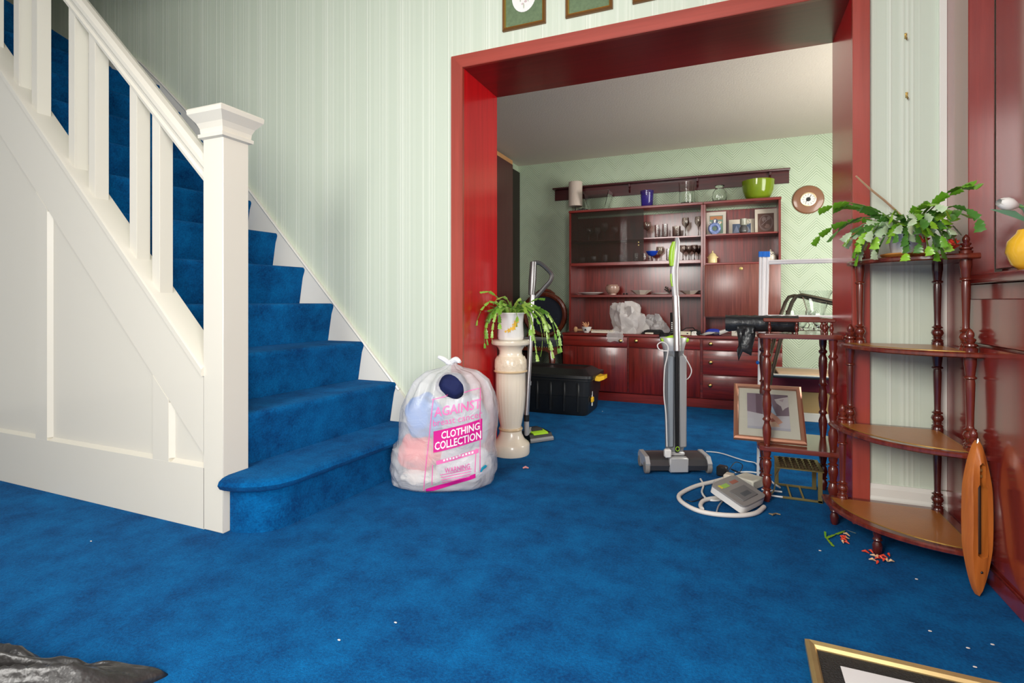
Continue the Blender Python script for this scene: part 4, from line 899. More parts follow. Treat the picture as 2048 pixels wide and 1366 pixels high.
lt = tag(mk('wooden_tray', B().box(xl2+.05, xR-.10, 3.92, 4.22, .3845, .40, .003), M('beige_wood', (.50, .33, .20), .5, var=.2)), 'beige wooden tray lying on the lower level of the trolley', 'tray')
def gv(u, Y, prof, label, nm='glass_bowl', cat='bowl', z=ZG+.0005, t_=.004):
    x, k = on(u, Y); return vessel(nm, prof, x, Y, z, GLASS, label, cat, t_=t_, n=22)
gv(1632, 4.20, [(.045, 0), (.045, .006), (.012, .015), (.012, .06), (.045, .075), (.06, .13), (.085, .22), (.105, .262)], 'tall flared engraved glass vase standing highest on the trolley', 'glass_vase', 'vase')
gv(1597, 3.98, [(.035, 0), (.030, .01), (.045, .03), (.070, .08), (.078, .128)], 'deep glass bowl at the left of the trolley glassware')
gv(1648, 3.96, [(.035, 0), (.045, .02), (.070, .06), (.085, .11)], 'cut glass bowl at the right of the trolley in front of the vase')
gv(1622, 4.08, [(.025, 0), (.02, .01), (.012, .03), (.025, .06), (.03, .12)], 'slim stemmed glass between the two trolley bowls', 'glass_goblet', 'glass')
for i, (u, h) in enumerate(((1577, .055), (1588, .05), (1572, .05))): gv(u+8, 3.95+.09*i, [(.018, 0), (.020, .005), (.021, h)], ['front small shot glass at the left of the trolley top', 'middle small shot glass at the left of the trolley top', 'rear small shot glass at the left of the trolley top'][i], 'shot_glass', 'glass', t_=.002)

# folded clothes airer behind the stand
ai = thing('clothes_airer', 'folded white wire clothes airer with blue end caps leaning behind the small stand', 'airer', (.3, 2.92, 0))
AY = 2.90
WW = M('white_wire', (.82, .82, .82), .3); BLU = M('blue_cap', (.01, .16, .62), .4)
g = lambda u, v, Y=AY: PY(u, v, Y)
tops = [(1521, 1518), (1527, 1524), (1531, 1527), (1536, 1530)]
for i, (ut, ub) in enumerate(tops):
    a = g(ut, 512, AY+.006*i); c2 = g(ub if i else 1516, 945 if i in (0,) else 775, AY+.006*i); 
    if i == 0: c2.z = .006
    else: c2 = g(ub, 660+30*i, AY+.006*i)
    mk('upright', B().tube([a, c2], .0065 if i != 2 else .005, 8), WW, ai)
    mk('end_cap', B().tube([g(ut, 514, AY+.006*i-.0), g(ut, 503, AY+.006*i)], .0095, 8), BLU, ai)
for v, x1 in ((523, .70), (527, .70), (632, .70)):
    a = g(1522, v, AY+.02); mk('rod', B().tube([a, (x1, AY+.02, a.z)], .0065, 8), WW, ai)
mk('upright', B().tube([(.70, AY+.02, 1.10), (.70, AY+.02, .006)], .0065, 8), WW, ai)
mk('joint', B().ball(g(1516, 725), .010, 8, 6), BLU, ai)
for v in (978, 988):
    a = PZ(1523, v, .010); mk('foot_rod', B().tube([(a.x, a.y+.0, .0085), (a.x+.085, a.y+.0, .0085)], .004, 6), WW, ai)

# ================================================================== PEDESTAL, POTS AND CACTI
def leafmesh(seed, w=.5):
    rnd = random.Random(seed); b = B(); L_ = [(0, .0), (.08, .03), (.13, .16), (.25, .30), (.19, .36), (.29, .58), (.21, .64), (.30, .90), (.16, .91), (.05, .97)]
    out = [(x*w*2, y) for x, y in L_]+[(-x*w*2, y) for x, y in reversed(L_[1:-1])]
    top = [b.bm.verts.new((x, .02*math.sin(y*3), y)) for x, y in out]; n = len(top)
    rib = [b.bm.verts.new((0, .055, y)) for y in (.12, .5, .88)]; rb2 = [b.bm.verts.new((0, -.045, y)) for y in (.12, .5, .88)]
    def near(y): return 0 if y < .3 else (1 if y < .72 else 2)
    for R_ in (rib, rb2):
        for i in range(n):
            a, c = top[i], top[(i+1) % n]; ka = near(a.co.z); kc = near(c.co.z)
            b.bm.faces.new((a, c, R_[ka]));
            if ka != kc: b.bm.faces.new((c, R_[kc], R_[ka]))
    bmesh.ops.recalc_face_normals(b.bm, faces=b.bm.faces[:]); me = bpy.data.meshes.new('leaf'); b.bm.to_mesh(me); b.bm.free(); smooth(me, 50); return me
def greens(nm, cols):
    out = []
    for i, c in enumerate(cols):
        me = leafmesh(i, .5); me.materials.append(M('%s_%s' % (nm, 'abcdef'[i]), c, .35, coat=.25, var=.25, vscale=3)); out.append(me)
    return out
def cactus(root, origin, meshes, weights, nch, seg, L0, wd, spread, rise, droop, ok, seed, azf=None, budget=290):
    rnd = random.Random(seed); cnt = 0; made = 0
    while cnt < nch and made < budget:
        az = azf(rnd) if azf else rnd.uniform(0, 2*math.pi); cnt += 1
        d = Vector((math.cos(az)*spread, math.sin(az)*spread, rise*rnd.uniform(.5, 1.4))).normalized()
        p = Vector(origin)+Vector((math.cos(az), math.sin(az), 0))*rnd.uniform(.1, 1)*.05
        n = rnd.randint(*seg); mesh = rnd.choices(meshes, weights)[0]
        for i in range(n):
            L = L0*rnd.uniform(.75, 1.2)*(1 if i else .9)
            if i == n-1: L *= .8
            q = p+d*L
            if not ok(q): 
                d2 = Vector((d.x*.3, d.y*.3, d.z)) + Vector((-.3, -.5, -.4))*.6; d2.normalize(); q = p+d2*L; d = d2
                if not ok(q): break
            o = bpy.data.objects.new('leaf', mesh if rnd.random() < .75 else rnd.choice(meshes)); col.objects.link(o); o.parent = root
            rot = d.to_track_quat('Z', 'Y').to_matrix().to_4x4() @ Matrix.Rotation(rnd.uniform(-1.2, 1.2), 4, 'Z')
            o.matrix_local = Matrix.Translation(p-root.location) @ rot @ Matrix.Diagonal((wd*rnd.uniform(.8, 1.2), wd*1.0, L*1.04, 1)); made += 1
            p = q; d = (d+Vector((rnd.uniform(-.22, .22), rnd.uniform(-.22, .22), -droop*rnd.uniform(.4, 1.3)))).normalized()
            if made >= budget: break
    return made
pc = PD(1015, 905, 3.05); PXc, PYc = -1.172, 2.80
pe = thing('plant_pedestal', 'cream glazed ceramic column pedestal with a fluted shaft and relief band', 'pedestal', (PXc, PYc, 0))
mk('foot', B().lathe([(0, 0), (.107, 0), (.110, .008), (.110, .055), (.104, .066), (.080, .085), (.066, .115), (.064, .135), (0, .135)], 36, (PXc, PYc, 0)), CREAM, pe)
mk('lower_ring', B().lathe([(0, .135), (.066, .135), (.070, .143), (.066, .151), (0, .151)], 36, (PXc, PYc, 0)), M('gold_cream', (.66, .50, .30), .3, coat=.5), pe)
fl_ = lambda a, z: 1-.020*(.5+.5*math.cos(a*26))*(1 if .165 < z < .465 else 0)
mk('fluted_shaft', B().lathe([(0, .151), (.060, .151), (.062, .164), (.066, .18), (.080, .26), (.086, .34), (.087, .42), (.087, .466), (.090, .470), (0, .470)], 104, (PXc, PYc, 0), mod=fl_), CREAM, pe)
mk('upper_ring', B().lathe([(0, .470), (.094, .470), (.098, .476), (.094, .482), (0, .482)], 36, (PXc, PYc, 0)), MATS['gold_cream'], pe)
mk('relief_band', B().lathe([(0, .482), (.091, .482), (.094, .50), (.092, .54), (.080, .562), (0, .562)], 36, (PXc, PYc, 0)), CREAMD, pe)
mk('capital', B().lathe([(0, .562), (.073, .562), (.066, .575), (.066, .595), (.080, .618), (.108, .630), (.113, .640), (.111, .652), (.102, .657), (0, .655)], 36, (PXc, PYc, 0)), CREAM, pe)
ZP = .6575
pp1 = thing('cactus_plant', 'trailing forest cactus in a white pot painted with yellow flowers on the pedestal', 'plant', (PXc, PYc, ZP))
POTW = M('painted_white_pot', (.80, .79, .77), .25, coat=.6)
mk('pot', B().lathe(glass_ring([(.070, 0), (.074, .004), (.076, .02), (.072, .10), (.078, .145), (.082, .150), (.078, .156)], .006), 28, (PXc, PYc, ZP)), POTW, pp1)
SOIL = M('soil', (.05, .03, .02), .9, bump=.6, bscale=80); mk('soil', B().lathe([(0, .12), (.066, .12), (.064, .130), (0, .132)], 20, (PXc, PYc, ZP)), SOIL, pp1)
for i, (a, zz, r_) in enumerate(((-98, .055, .016), (-88, .065, .014), (-78, .07, .018), (-70, .09, .022), (-112, .05, .010), (-62, .110, .018))):
    q = R(a)+YAW; P = []
    for j in range(10):
        t_ = 2*math.pi*j/10; r2 = r_*(1 if j % 2 else .45); P.append((PXc+.0772*math.cos(q+r2*math.cos(t_)/.077), PYc+.0772*math.sin(q+r2*math.cos(t_)/.077), ZP+zz+r2*math.sin(t_)))
    b = B(); b.bm.faces.new([b.bm.verts.new(p) for p in P]); mk('painted_flower', b, pmat((.85, .50, .04), .4), pp1, sm=False)
G1 = greens('cactus_green', [(.15, .34, .035), (.24, .46, .06), (.09, .23, .025), (.33, .52, .10)])
ok1 = lambda p: p.x > OX0+.015 and p.z > .5 and p.y < 3.2
cactus(pp1, (PXc, PYc, ZP+.15), G1, [4, 4, 3, 2], 90, (4, 9), .050, .034, .80, .95, .60, ok1, 11, budget=290)
b = B()
for i in range(16):
    a = random.uniform(0, 6.28); p = Vector((PXc+.03*math.cos(a), PYc+.03*math.sin(a), ZP+.125)); q = p+Vector((.05*math.cos(a), .05*math.sin(a), .06)); b.tube([p, p*.5+q*.5+Vector((0, 0, .015)), q], .0022, 5)
mk('stems', b, M('woody_stem', (.30, .24, .10), .6), pp1)

# large cactus on the corner stand
BPX, BPY, BPZ = .585, 2.270, 1.0345
bp_ = thing('large_cactus_plant', 'big spreading forest cactus with red-tipped buds on top of the corner stand', 'plant', (BPX, BPY, BPZ))
mk('saucer', B().lathe([(0, 0), (.070, 0), (.082, .010), (.080, .014), (.066, .006), (0, .006)], 28, (BPX, BPY, BPZ)), M('orange_saucer', (.62, .25, .05), .4), bp_)
mk('pot', B().lathe(glass_ring([(.046, .006), (.050, .02), (.058, .085), (.063, .090), (.063, .100)], .006), 28, (BPX, BPY, BPZ)), POTW, bp_)
mk('soil', B().lathe([(0, .078), (.050, .078), (.048, .088), (0, .090)], 20, (BPX, BPY, BPZ)), SOIL, bp_)
G2 = greens('large_cactus_green', [(.14, .36, .02), (.26, .52, .03), (.07, .20, .03), (.52, .66, .42)])  # last green paled to paint in the glaze of backlit leaves
ok2 = lambda p: p.x < .700 and p.y < 2.43 and p.z > .93 and (p.z > 1.045 or math.hypot(p.x-CXS, p.y-CYS) > .33)
def az2(r):
    return R(r.choice([r.uniform(160, 215), r.uniform(262, 288), r.uniform(200, 300), r.uniform(255, 300)]))
cactus(bp_, (BPX, BPY, BPZ+.100), G2, [4, 3, 3, 3], 60, (4, 6), .058, .046, 1.0, .70, .34, ok2, 5, az2, 85)
cactus(bp_, (BPX, BPY-.02, BPZ+.100), G2, [4, 3, 3, 3], 90, (3, 4), .054, .046, .9, .50, .60, ok2, 9, az2, 80)
cactus(bp_, (BPX-.01, BPY-.035, BPZ+.095), G2, [4, 3, 3, 4], 120, (3, 5), .046, .046, 1.0, .45, .85, ok2, 21, lambda r: R(r.uniform(170, 325)), 130)
RB = M('red_bud', (.80, .07, .03), .4)
for i, p in enumerate(((BPX+.02, BPY-.10, BPZ+.045), (BPX+.09, BPY-.13, BPZ+.03), (BPX+.10, BPY-.10, BPZ+.02))):
    b = B()
    for j in range(7):
        a = j*.9; q = Vector(p)+Vector((.018*math.cos(a), .012*math.sin(a), .012+.010*math.sin(j*2))); b.tube([p, (Vector(p)+q)*.5+Vector((0, 0, .004)), q], [.003, .0055, .001], 5)
    mk('bud', b, RB, bp_)
b = B(); b.tube([PD(1812, 440, 2.03), PD(1770, 402, 2.0), PD(1740, 378, 1.98), PD(1712, 352, 1.97)], [.004, .004, .004, .003], 5); mk('dry_stem', b, M('dry_stem', (.62, .42, .25), .7), bp_)

# tulips in a yellow vase on the ledge
VX, VY, VZ = .768, 1.893, .9665
tv = thing('tulip_vase', 'round yellow vase of white tulips on the cupboard ledge at the right edge', 'vase', (VX, VY, VZ))
mk('vase', B().lathe(glass_ring([(.022, 0), (.040, .015), (.052, .05), (.048, .08), (.030, .102), (.026, .112)], .004), 28, (VX, VY, VZ)), M('yellow_glaze', (.85, .47, .03), .2, coat=.8), tv)
GT = M('tulip_green', (.20, .42, .12), .5); GL = M('tulip_leaf', (.16, .36, .22), .5)
def tulip(head, d, seed):
    head, d = Vector(head), Vector(d).normalized()
    s_ = mk('stem', B().tube([(VX, VY, VZ+.10), Vector((VX, VY, VZ+.14))+(head-Vector((VX, VY, VZ+.14)))*.35+Vector((0, 0, .02)), head], .0035, 6), GT, tv)
    m = head.to_track_quat if False else d.to_track_quat('Z', 'Y').to_matrix().to_4x4()
    for i in range(5):
        b = B(); rows = []
        for a in range(6):
            f = a/5; w_ = .017*math.sin(math.pi*(.12+.80*f))**.8; r_ = .016*math.sin(math.pi*min(.95, .1+.75*f))+.002
            rows.append([b.bm.verts.new((r_*math.cos(t_), r_*math.sin(t_), f*.052)) for t_ in [w_/max(r_, .004)*(k/3-1)*.8 for k in range(7)]])
        for a in range(5):
            for k in range(6): b.bm.faces.new((rows[a][k], rows[a][k+1], rows[a+1][k+1], rows[a+1][k]))
        b.bm.transform(Matrix.Translation(head) @ m @ Matrix.Rotation(i*2*math.pi/5, 4, 'Z')); mk('petal', b, M('white_petal', (.86, .85, .80), .5), tv)
tulip(PD(2034, 412, 1.46), PD(1986, 402, 1.46)-PD(2034, 412, 1.46), 1)
tulip(PD(2075, 432, 1.50), PD(2042, 400, 1.48)-PD(2075, 432, 1.50), 2)
b = B(); A_ = [PD(2060, 445, 1.47), PD(2030, 430, 1.46), PD(1982, 419, 1.45)]
b.loft([[A_[0]+UP*.004, A_[0]-UP*.004, A_[0]-UP*.002+FW*.004], [A_[1]+UP*.012, A_[1]-UP*.008, A_[1]+FW*.004], [A_[2]+UP*.001, A_[2]-UP*.001, A_[2]+FW*.001]]); mk('leaf', b, GL, tv)
b = B(); A_ = [PD(2062, 442, 1.5), PD(2045, 415, 1.49), PD(2020, 402, 1.49)]
b.loft([[A_[0]+UP*.004, A_[0]-UP*.004, A_[0]+FW*.004], [A_[1]+UP*.008, A_[1]-UP*.008, A_[1]+FW*.004], [A_[2]+UP*.001, A_[2]-UP*.001, A_[2]+FW*.001]]); mk('leaf', b, GL, tv)

# ================================================================== SWEEPERS
def at(c, r, f, z): return Vector((c.x, c.y, 0))+RT*r+FW*f+UP*z
def rbox(c, r0, r1, f0, f1, z0, z1, b=.004, bb=None): return (bb or B()).obox(at(c, r0, f0, z0), RT*(r1-r0), FW*(f1-f0), UP*(z1-z0), b)
c = PZ(1354, 945, .0); c = c+FW*.05
s2 = thing('upright_sweeper', 'tall grey upright cordless sweeper with lime accents standing in the opening', 'vacuum cleaner', (c.x, c.y, 0))
b = B(); b.loft([[at(c, r, f, z) for f, z in ((-.075, .018), (-.085, .045), (-.070, .070), (-.02, .082), (.07, .080), (.085, .05), (.08, .018))] for r in (-.145, .145)]); mk('head_cover', b, M('charcoal_plastic', (.045, .045, .048), .3, coat=.3), s2)
for s_ in (-1, 1):
    b = B(); x0 = .146*s_; x1 = .168*s_
    b.loft([[at(c, r, f, z) for f, z in ((-.078, .03), (-.088, .055), (-.060, .085), (.06, .088), (.088, .06), (.08, .03))] for r in (x0, x1)]); mk('end_cap', b, SILVERP, s2)
    for f_ in (-.060, .055):
        b = B(); b.lathe([(0, -.012), (.026, -.012), (.030, -.008), (.030, .008), (.026, .012), (0, .012)], 20)
        b.bm.transform(Matrix.Translation(at(c, .158*s_, f_, .030)) @ RT.to_track_quat('Z', 'Y').to_matrix().to_4x4()); mk('wheel', b, M('rubber_grey', (.22, .21, .20), .6), s2)
mk('yoke', rbox(c, -.048, .048, -.088, -.05, .010, .085, .005), SILVERP, s2)
mk('yoke_neck', rbox(c, -.042, .042, -.05, .02, .083, .105, .006), SILVERP, s2)
def body(b, prof, f0, lean=.03):
    rings = []
    for z, w_, d_ in prof:
        o = f0+lean*z; rings.append([at(c, w_*math.cos(R(a))*(1 if abs(math.cos(R(a))) < .9 else .95), o+d_*math.sin(R(a)), z) for a in range(0, 360, 24)])
    return b.loft(rings)
mk('body_column', body(B(), [(.095, .045, .035), (.12, .050, .042), (.50, .052, .044), (.60, .054, .046), (.625, .056, .048)], -.012), GREY, s2, ang=50)
mk('side_panel', rbox(c, -.048, -.018, -.060, -.04, .13, .60, .006), M('blue_grey_plastic', (.26, .30, .33), .3, coat=.3), s2)
mk('side_panel', rbox(c, .012, .048, -.060, -.04, .13, .60, .006), M('light_grey_plastic', (.34, .34, .34), .3, coat=.3), s2)
mk('centre_strip', rbox(c, -.010, .006, -.0625, -.04, .105, .625, .001), BLACK, s2)
b = B(); b.tube([at(c, .0+.009*math.cos(R(a))-.002, -.0655, .125+.011*math.sin(R(a))) for a in range(0, 360, 24)], .0018, 5, closed=True); mk('power_ring', b, LIME, s2)
mk('shoulder', body(B(), [(.622, .056, .048), (.640, .060, .050), (.685, .076, .052), (.690, .074, .050)], -.012), SILVERP, s2, ang=50)
b = B(); b.tube([at(c, r, -.030+.02, .680+.012*math.cos(r*30)) for r in (-.070, -.045, -.02, 0, .02, .045, .070)], .011, 8); mk('carry_handle', b, LIME, s2)
mk('pole', B().tube([at(c, -.002, -.060, .625), at(c, -.003, -.052, .78), at(c, -.004, -.040, .905)], .0185, 12), SILVER, s2)
b = B(); H = [(.90, -.004, .018, -.040), (.96, -.008, .021, -.036), (1.03, -.010, .024, -.034), (1.09, -.004, .023, -.034), (1.14, .002, .019, -.036), (1.185, .004, .016, -.040), (1.205, .0, .010, -.046)]
rings = [[at(c, r+w_*.9*math.cos(R(a)), f+.016*math.sin(R(a)), z) for a in range(0, 360, 30)] for z, r, w_, f in H]; b.loft(rings); mk('handle_grip', b, SILVERP, s2, ang=60)
b = B(); H = [(1.06, -.026, .009), (1.10, -.026, .015), (1.15, -.022, .014), (1.185, -.014, .008)]
b.loft([[at(c, r+w_*math.cos(R(a)), -.042+.015*math.sin(R(a)), z) for a in range(0, 360, 30)] for z, r, w_ in H]); mk('lime_inlay', b, LIME, s2)
b = B(); H = [(.955, -.024, .004), (.99, -.030, .005), (1.02, -.030, .004)]
b.loft([[at(c, r+w_*math.cos(R(a)), -.046+.006*math.sin(R(a)), z) for a in range(0, 360, 45)] for z, r, w_ in H]); mk('trigger', b, LIME, s2)
mk('plug_block', rbox(c, -.075, -.042, -.098, -.07, .088, .130, .005), WPLAST, s2)
def smooth_path(P, n=5):
    P = [Vector(p) for p in P]; out = []
    for i in range(len(P)-1):
        p0, p1, p2, p3 = P[max(i-1, 0)], P[i], P[i+1], P[min(i+2, len(P)-1)]
        for j in range(n):
            t_ = j/n; out.append(.5*((2*p1)+(-p0+p2)*t_+(2*p0-5*p1+4*p2-p3)*t_*t_+(-p0+3*p1-3*p2+p3)*t_**3))
    return out+[P[-1]]
Dq = (c-Vector((0, 0, 0))).dot(FW)-.09
ch_pts = [PD(1334, 893, Dq), PD(1332, 830, Dq), PD(1328, 790, Dq), PD(1329, 740, Dq), PD(1334, 715, Dq), PD(1336, 693, Dq), PD(1325, 684, Dq), PD(1315, 690, Dq), PD(1320, 700, Dq), PD(1335, 702, Dq)]
tag(mk('charger_cord', B().tube(smooth_path(ch_pts), .0030, 6), WPLAST), 'thin white charging cord looping up the left of the grey sweeper', 'cable')
cp2 = [PD(1366, 708, Dq+.02), PD(1378, 728, Dq+.03), PD(1383, 742, Dq+.03), PD(1378, 755, Dq+.04), PD(1368, 762, Dq+.06)]
tag(mk('charger_cord', B().tube(smooth_path(cp2), .0026, 6), WPLAST), 'loop of white charging cord bulging right of the grey sweeper', 'cable')

c = PZ(1072, 888, 0)+FW*.10
s1 = thing('stick_sweeper', 'slim silver stick sweeper with a lime-topped head beside the pedestal', 'vacuum cleaner', (c.x, c.y, 0))
rot = R(28)
def ax(r, f): return (r*math.cos(rot)-f*math.sin(rot), r*math.sin(rot)+f*math.cos(rot))
def hb(r0, r1, prof, mat, nm, par=s1):
    b = B(); b.loft([[at(c, *ax(r, f), z) for f, z in prof] for r in (r0, r1)]); return mk(nm, b, mat, par)
hb(-.075, .085, ((-.065, .006), (-.070, .03), (-.055, .050), (.05, .055), (.065, .04), (.065, .006)), BLACK, 'head_body')
hb(-.045, .060, ((-.062, .046), (-.050, .056), (.02, .062), (.02, .052)), LIME, 'lime_cover')
hb(-.03, .045, ((-.02, .062), (.0, .072), (.06, .070), (.064, .050), (-.01, .055)), M('charcoal_plastic', (.045, .045, .048), .3), 'motor_hump')
hb(-.078, .088, ((-.078, .006), (-.080, .018), (-.071, .030), (-.068, .006)), GREY, 'front_bumper')
pb_ = at(c, -.066, .07, .055); pt_ = PD(1066, 560, 3.27)
pb_ = PD(1053, 860, 3.22)
mk('hose_joint', B().tube([at(c, -.03, .03, .06), pb_+UP*-.02, pb_+UP*.06], [.014, .017, .015], 10), SILVERP, s1)
mk('joint_collar', B().tube([pb_+UP*.055, pb_+UP*.095], .018, 12), BLACK, s1)
mk('pole', B().tube([pb_+UP*.09, pb_.lerp(pt_, .5)+UP*.0, pt_], .0155, 12), SILVER, s1)
mk('pole_collar', B().tube([PD(1057, 770, 3.235), PD(1057.5, 762, 3.236)], .0175, 12), GREY, s1)
tp = PD(1067, 524, 3.28)
mk('grip_housing', B().tube([PD(1063, 590, 3.265), PD(1065, 560, 3.27), tp], [.020, .024, .021], 10), M('gunmetal', (.16, .16, .16), .25, metal=.7), s1)
D_ = 3.28
mk('loop_handle', B().tube(smooth_path([PD(1066, 526, D_), PD(1079, 526, D_), PD(1093, 537, D_), PD(1103, 549, D_), PD(1101, 561, D_), PD(1090, 574, D_), PD(1078, 588, D_), PD(1068, 598, D_)]), .0135, 8), MATS['gunmetal'], s1)

# ================================================================== CHARITY BAG
BC = PD(891, 960, 2.53); BC.z = 0
prof = [(0.0, .10, .05), (.004, .205, .125), (.02, .232, .150), (.07, .244, .165), (.14, .246, .168), (.22, .240, .166), (.30, .236, .165), (.38, .226, .160), (.44, .205, .148), (.50, .172, .128), (.54, .120, .095), (.558, .050, .045), (.575, .020, .020), (.592, .028, .020)]
def bagpt(i, f, a):
    z0, rx0, ry0 = prof[i]; z1_, rx1, ry1 = prof[min(i+1, len(prof)-1)]; z = z0+(z1_-z0)*f; rx_ = rx0+(rx1-rx0)*f; ry_ = ry0+(ry1-ry0)*f
    ca, sa = math.cos(a), math.sin(a); e = .82
    cx = math.copysign(abs(ca)**e, ca); cy = math.copysign(abs(sa)**e, sa)
    lean = -.006+ .035*(z/.5)*(1 if z < .45 else 1) - (.02 if z < .2 else 0)*(ca < 0)
    wr_ = noise.noise(Vector((ca*2.2, sa*2.2, z*7)))*.055
    wr_ += .022*math.sin(z*95+3*math.sin(a*2)+5*noise.noise(Vector((ca*3, sa*3, z*3))))*(1-min(1, z/.45))*(.4+noise.noise(Vector((ca*2, sa*2, 7)))*1.2)
    pl = max(0, (z-.36)/.2); wr_ += pl*.10*math.sin(a*13+2*noise.noise(Vector((ca, sa, z*4))))
    s_ = 1+wr_
    return at(BC, (cx*rx_*s_)+lean, cy*ry_*s_, z+ (0.004 if i == 0 else 0))
b = B(); NA = 160; rings = []
for i in range(len(prof)-1):
    sub = 8 if i in (3, 4, 5, 6, 7, 8, 9) else 4
    for s_ in range(sub): rings.append([bagpt(i, s_/sub, 2*math.pi*k/NA) for k in range(NA)])
rings.append([bagpt(len(prof)-1, 0, 2*math.pi*k/NA) for k in range(NA)])
b.loft(rings)
# opening where the navy garment pushes out, upper front right of the knot
hole_c = at(BC, .045, -.13, .512)
kill = [f for f in b.bm.faces if (f.calc_center_median()-at(BC, .045, -.115, .49)).dot(RT)**2/.052**2+((f.calc_center_median().z-.488)+.35*(f.calc_center_median()-at(BC, .045, -.1, .5)).dot(RT))**2/.043**2 < 1 and (f.calc_center_median()-BC).dot(FW) < -.02]
bmesh.ops.delete(b.bm, geom=kill, context='FACES')
bv = [v for v in b.bm.verts if v.is_boundary]
for _ in range(12): bmesh.ops.smooth_vert(b.bm, verts=bv, factor=.5, use_axis_x=True, use_axis_y=True, use_axis_z=True)
def bagmat():
    m = bpy.data.materials.new('white_translucent_bag'); m.use_nodes = True; N, L = nt(m); p = N['Principled BSDF']
    p.inputs['Base Color'].default_value = (.88, .88, .90, 1); p.inputs['Roughness'].default_value = .22; p.inputs['Alpha'].default_value = .40; p.inputs['Coat Weight'].default_value = .4
    tc = N.new('ShaderNodeTexCoord'); n = N.new('ShaderNodeTexNoise'); n.inputs['Scale'].default_value = 14; n.inputs['Detail'].default_value = 6; n.inputs['Distortion'].default_value = 1.2; L.new(tc.outputs['Object'], n.inputs['Vector'])
    bp = N.new('ShaderNodeBump'); bp.inputs['Strength'].default_value = .6; bp.inputs['Distance'].default_value = .02; L.new(n.outputs['Fac'], bp.inputs['Height']); L.new(bp.outputs[0], p.inputs['Normal'])
    return m
cb_ = thing('charity_bag', 'translucent white charity clothing bag with magenta print, knotted at the top', 'bag', (BC.x, BC.y, 0))
BVHm = b.bm.copy(); bmesh.ops.triangulate(BVHm, faces=BVHm.faces[:]); TREE = BVHTree.FromBMesh(BVHm); BVHm.free()
mk('bag_body', b, bagmat(), cb_, ang=60)
def ear(r0, f0, r1, f1, z1_, w_):
    bb = B(); bb.tube(smooth_path([at(BC, .02, 0, .578), at(BC, r0, f0, .600), at(BC, r1, f1, z1_)], 4), [w_*(.5+.7*math.sin(math.pi*min(1, .15+i/9*.9))) for i in range(9)], 7); return bb
KN = M('knot_plastic', (.85, .85, .87), .3, bump=.4, bscale=40)
mk('knot', B().ball(at(BC, .02, 0, .583), .018, 12, 8, (1.3, 1, .8)), KN, cb_); mk('knot_tail', ear(-.01, 0, -.035, -.01, .612, .010), KN, cb_); mk('knot_tail', ear(.05, -.02, .075, -.04, .590, .012), KN, cb_)
def project(a, z, lift=.0025):
    o = at(BC, a, -.6, z); h = TREE.ray_cast(o, FW, 1.2)
    return (h[0]-FW*lift) if h[0] else None
def decal(nm, polys, mat, lift, verts=None, faces=None):
    bb = B()
    if verts is None:
        for P in polys: bb.bm.faces.new([bb.bm.verts.new((x, 0, y)) for x, y in P])
    else:
        vs = [bb.bm.verts.new((x, 0, y)) for x, y in verts]
        for f in faces:
            try: bb.bm.faces.new([vs[i] for i in f])
            except ValueError: pass
    bmesh.ops.triangulate(bb.bm, faces=bb.bm.faces[:])
    for _ in range(7):
        E_ = [e for e in bb.bm.edges if e.calc_length() > .010]
        if not E_: break
        bmesh.ops.subdivide_edges(bb.bm, edges=E_, cuts=1); bmesh.ops.triangulate(bb.bm, faces=bb.bm.faces[:])
    bad = []
    for v in bb.bm.verts:
        p = project(v.co.x, v.co.z, lift)
        if p is None: bad.append(v)
        else: v.co = p
    bmesh.ops.delete(bb.bm, geom=bad, context='VERTS')
    return mk(nm, bb, mat, cb_, sm=False)
MAG = M('magenta_print', (.62, .01, .25), .4); PINKP = M('pink_print', (.78, .16, .42), .4); WPR = M('white_print', (.85, .82, .84), .4); TEAL = M('teal_print', (.03, .38, .55), .4)
KX = 2.36/FPX   # metres per photo pixel on the bag front
SLP = .19
def L2(u, v): return ((u-891)*KX, CH-(v-HZ)*KX)
def quad(u0, v0, u1, v1, hh): return [L2(u0, v0), L2(u0, v0+hh), L2(u1, v1+hh), L2(u1, v1)]
def txt(s, u, v, width, mat, bold, lift, slope=SLP, hh=None):
    vs, fs = text_mesh(s, 1.0, bold); x0 = min(v_[0] for v_ in vs); x1 = max(v_[0] for v_ in vs); y0 = min(v_[1] for v_ in vs); y1 = max(v_[1] for v_ in vs); k = width*KX/(x1-x0)
    ky = k if hh is None else hh*KX/(y1-y0)
    cx, cy = L2(u, v); vs = [(cx+(x-(x0+x1)/2)*k, cy+(y-(y0+y1)/2)*ky+(x-(x0+x1)/2)*k*slope) for x, y in vs]
    return decal('printed_lettering', None, mat, lift, vs, fs)
decal('printed_panel', [quad(876, 864, 973, 841, 42)], MAG, .0020)
txt('CLOTHING', 930, 863, 76, WPR, .02, .0034, .22, 15); txt('COLLECTION', 925, 883, 92, WPR, .02, .0034, .22, 16)
txt('AGAINST', 924, 818, 94, PINKP, .02, .0022, .17, 19); txt('breast cancer', 924, 839, 98, PINKP, 0, .0022, .17, 13)
decal('printed_panel', [quad(882, 922, 966, 901, 8)], PINKP, .0020); [decal('worn_print', [quad(896+i*6.2, 919-i*1.42-(.8 if i % 3 else 0), 900+i*6.2, 918-i*1.42, 4)], WPR, .0034) for i in range(10) if i != 5]; txt('&', 929, 911.5, 6, WPR, .01, .0034, .2, 5)
txt('WARNING', 924, 938, 50, PINKP, .02, .0022, .16, 11)
for i in range(4): decal('small_print', [quad(890+i, 953+i*5-3, 952-i, 942+i*5-3, 1.6)], PINKP, .0022)
decal('printed_panel', [quad(860, 980, 960, 950, 9)], MAG, .0020)
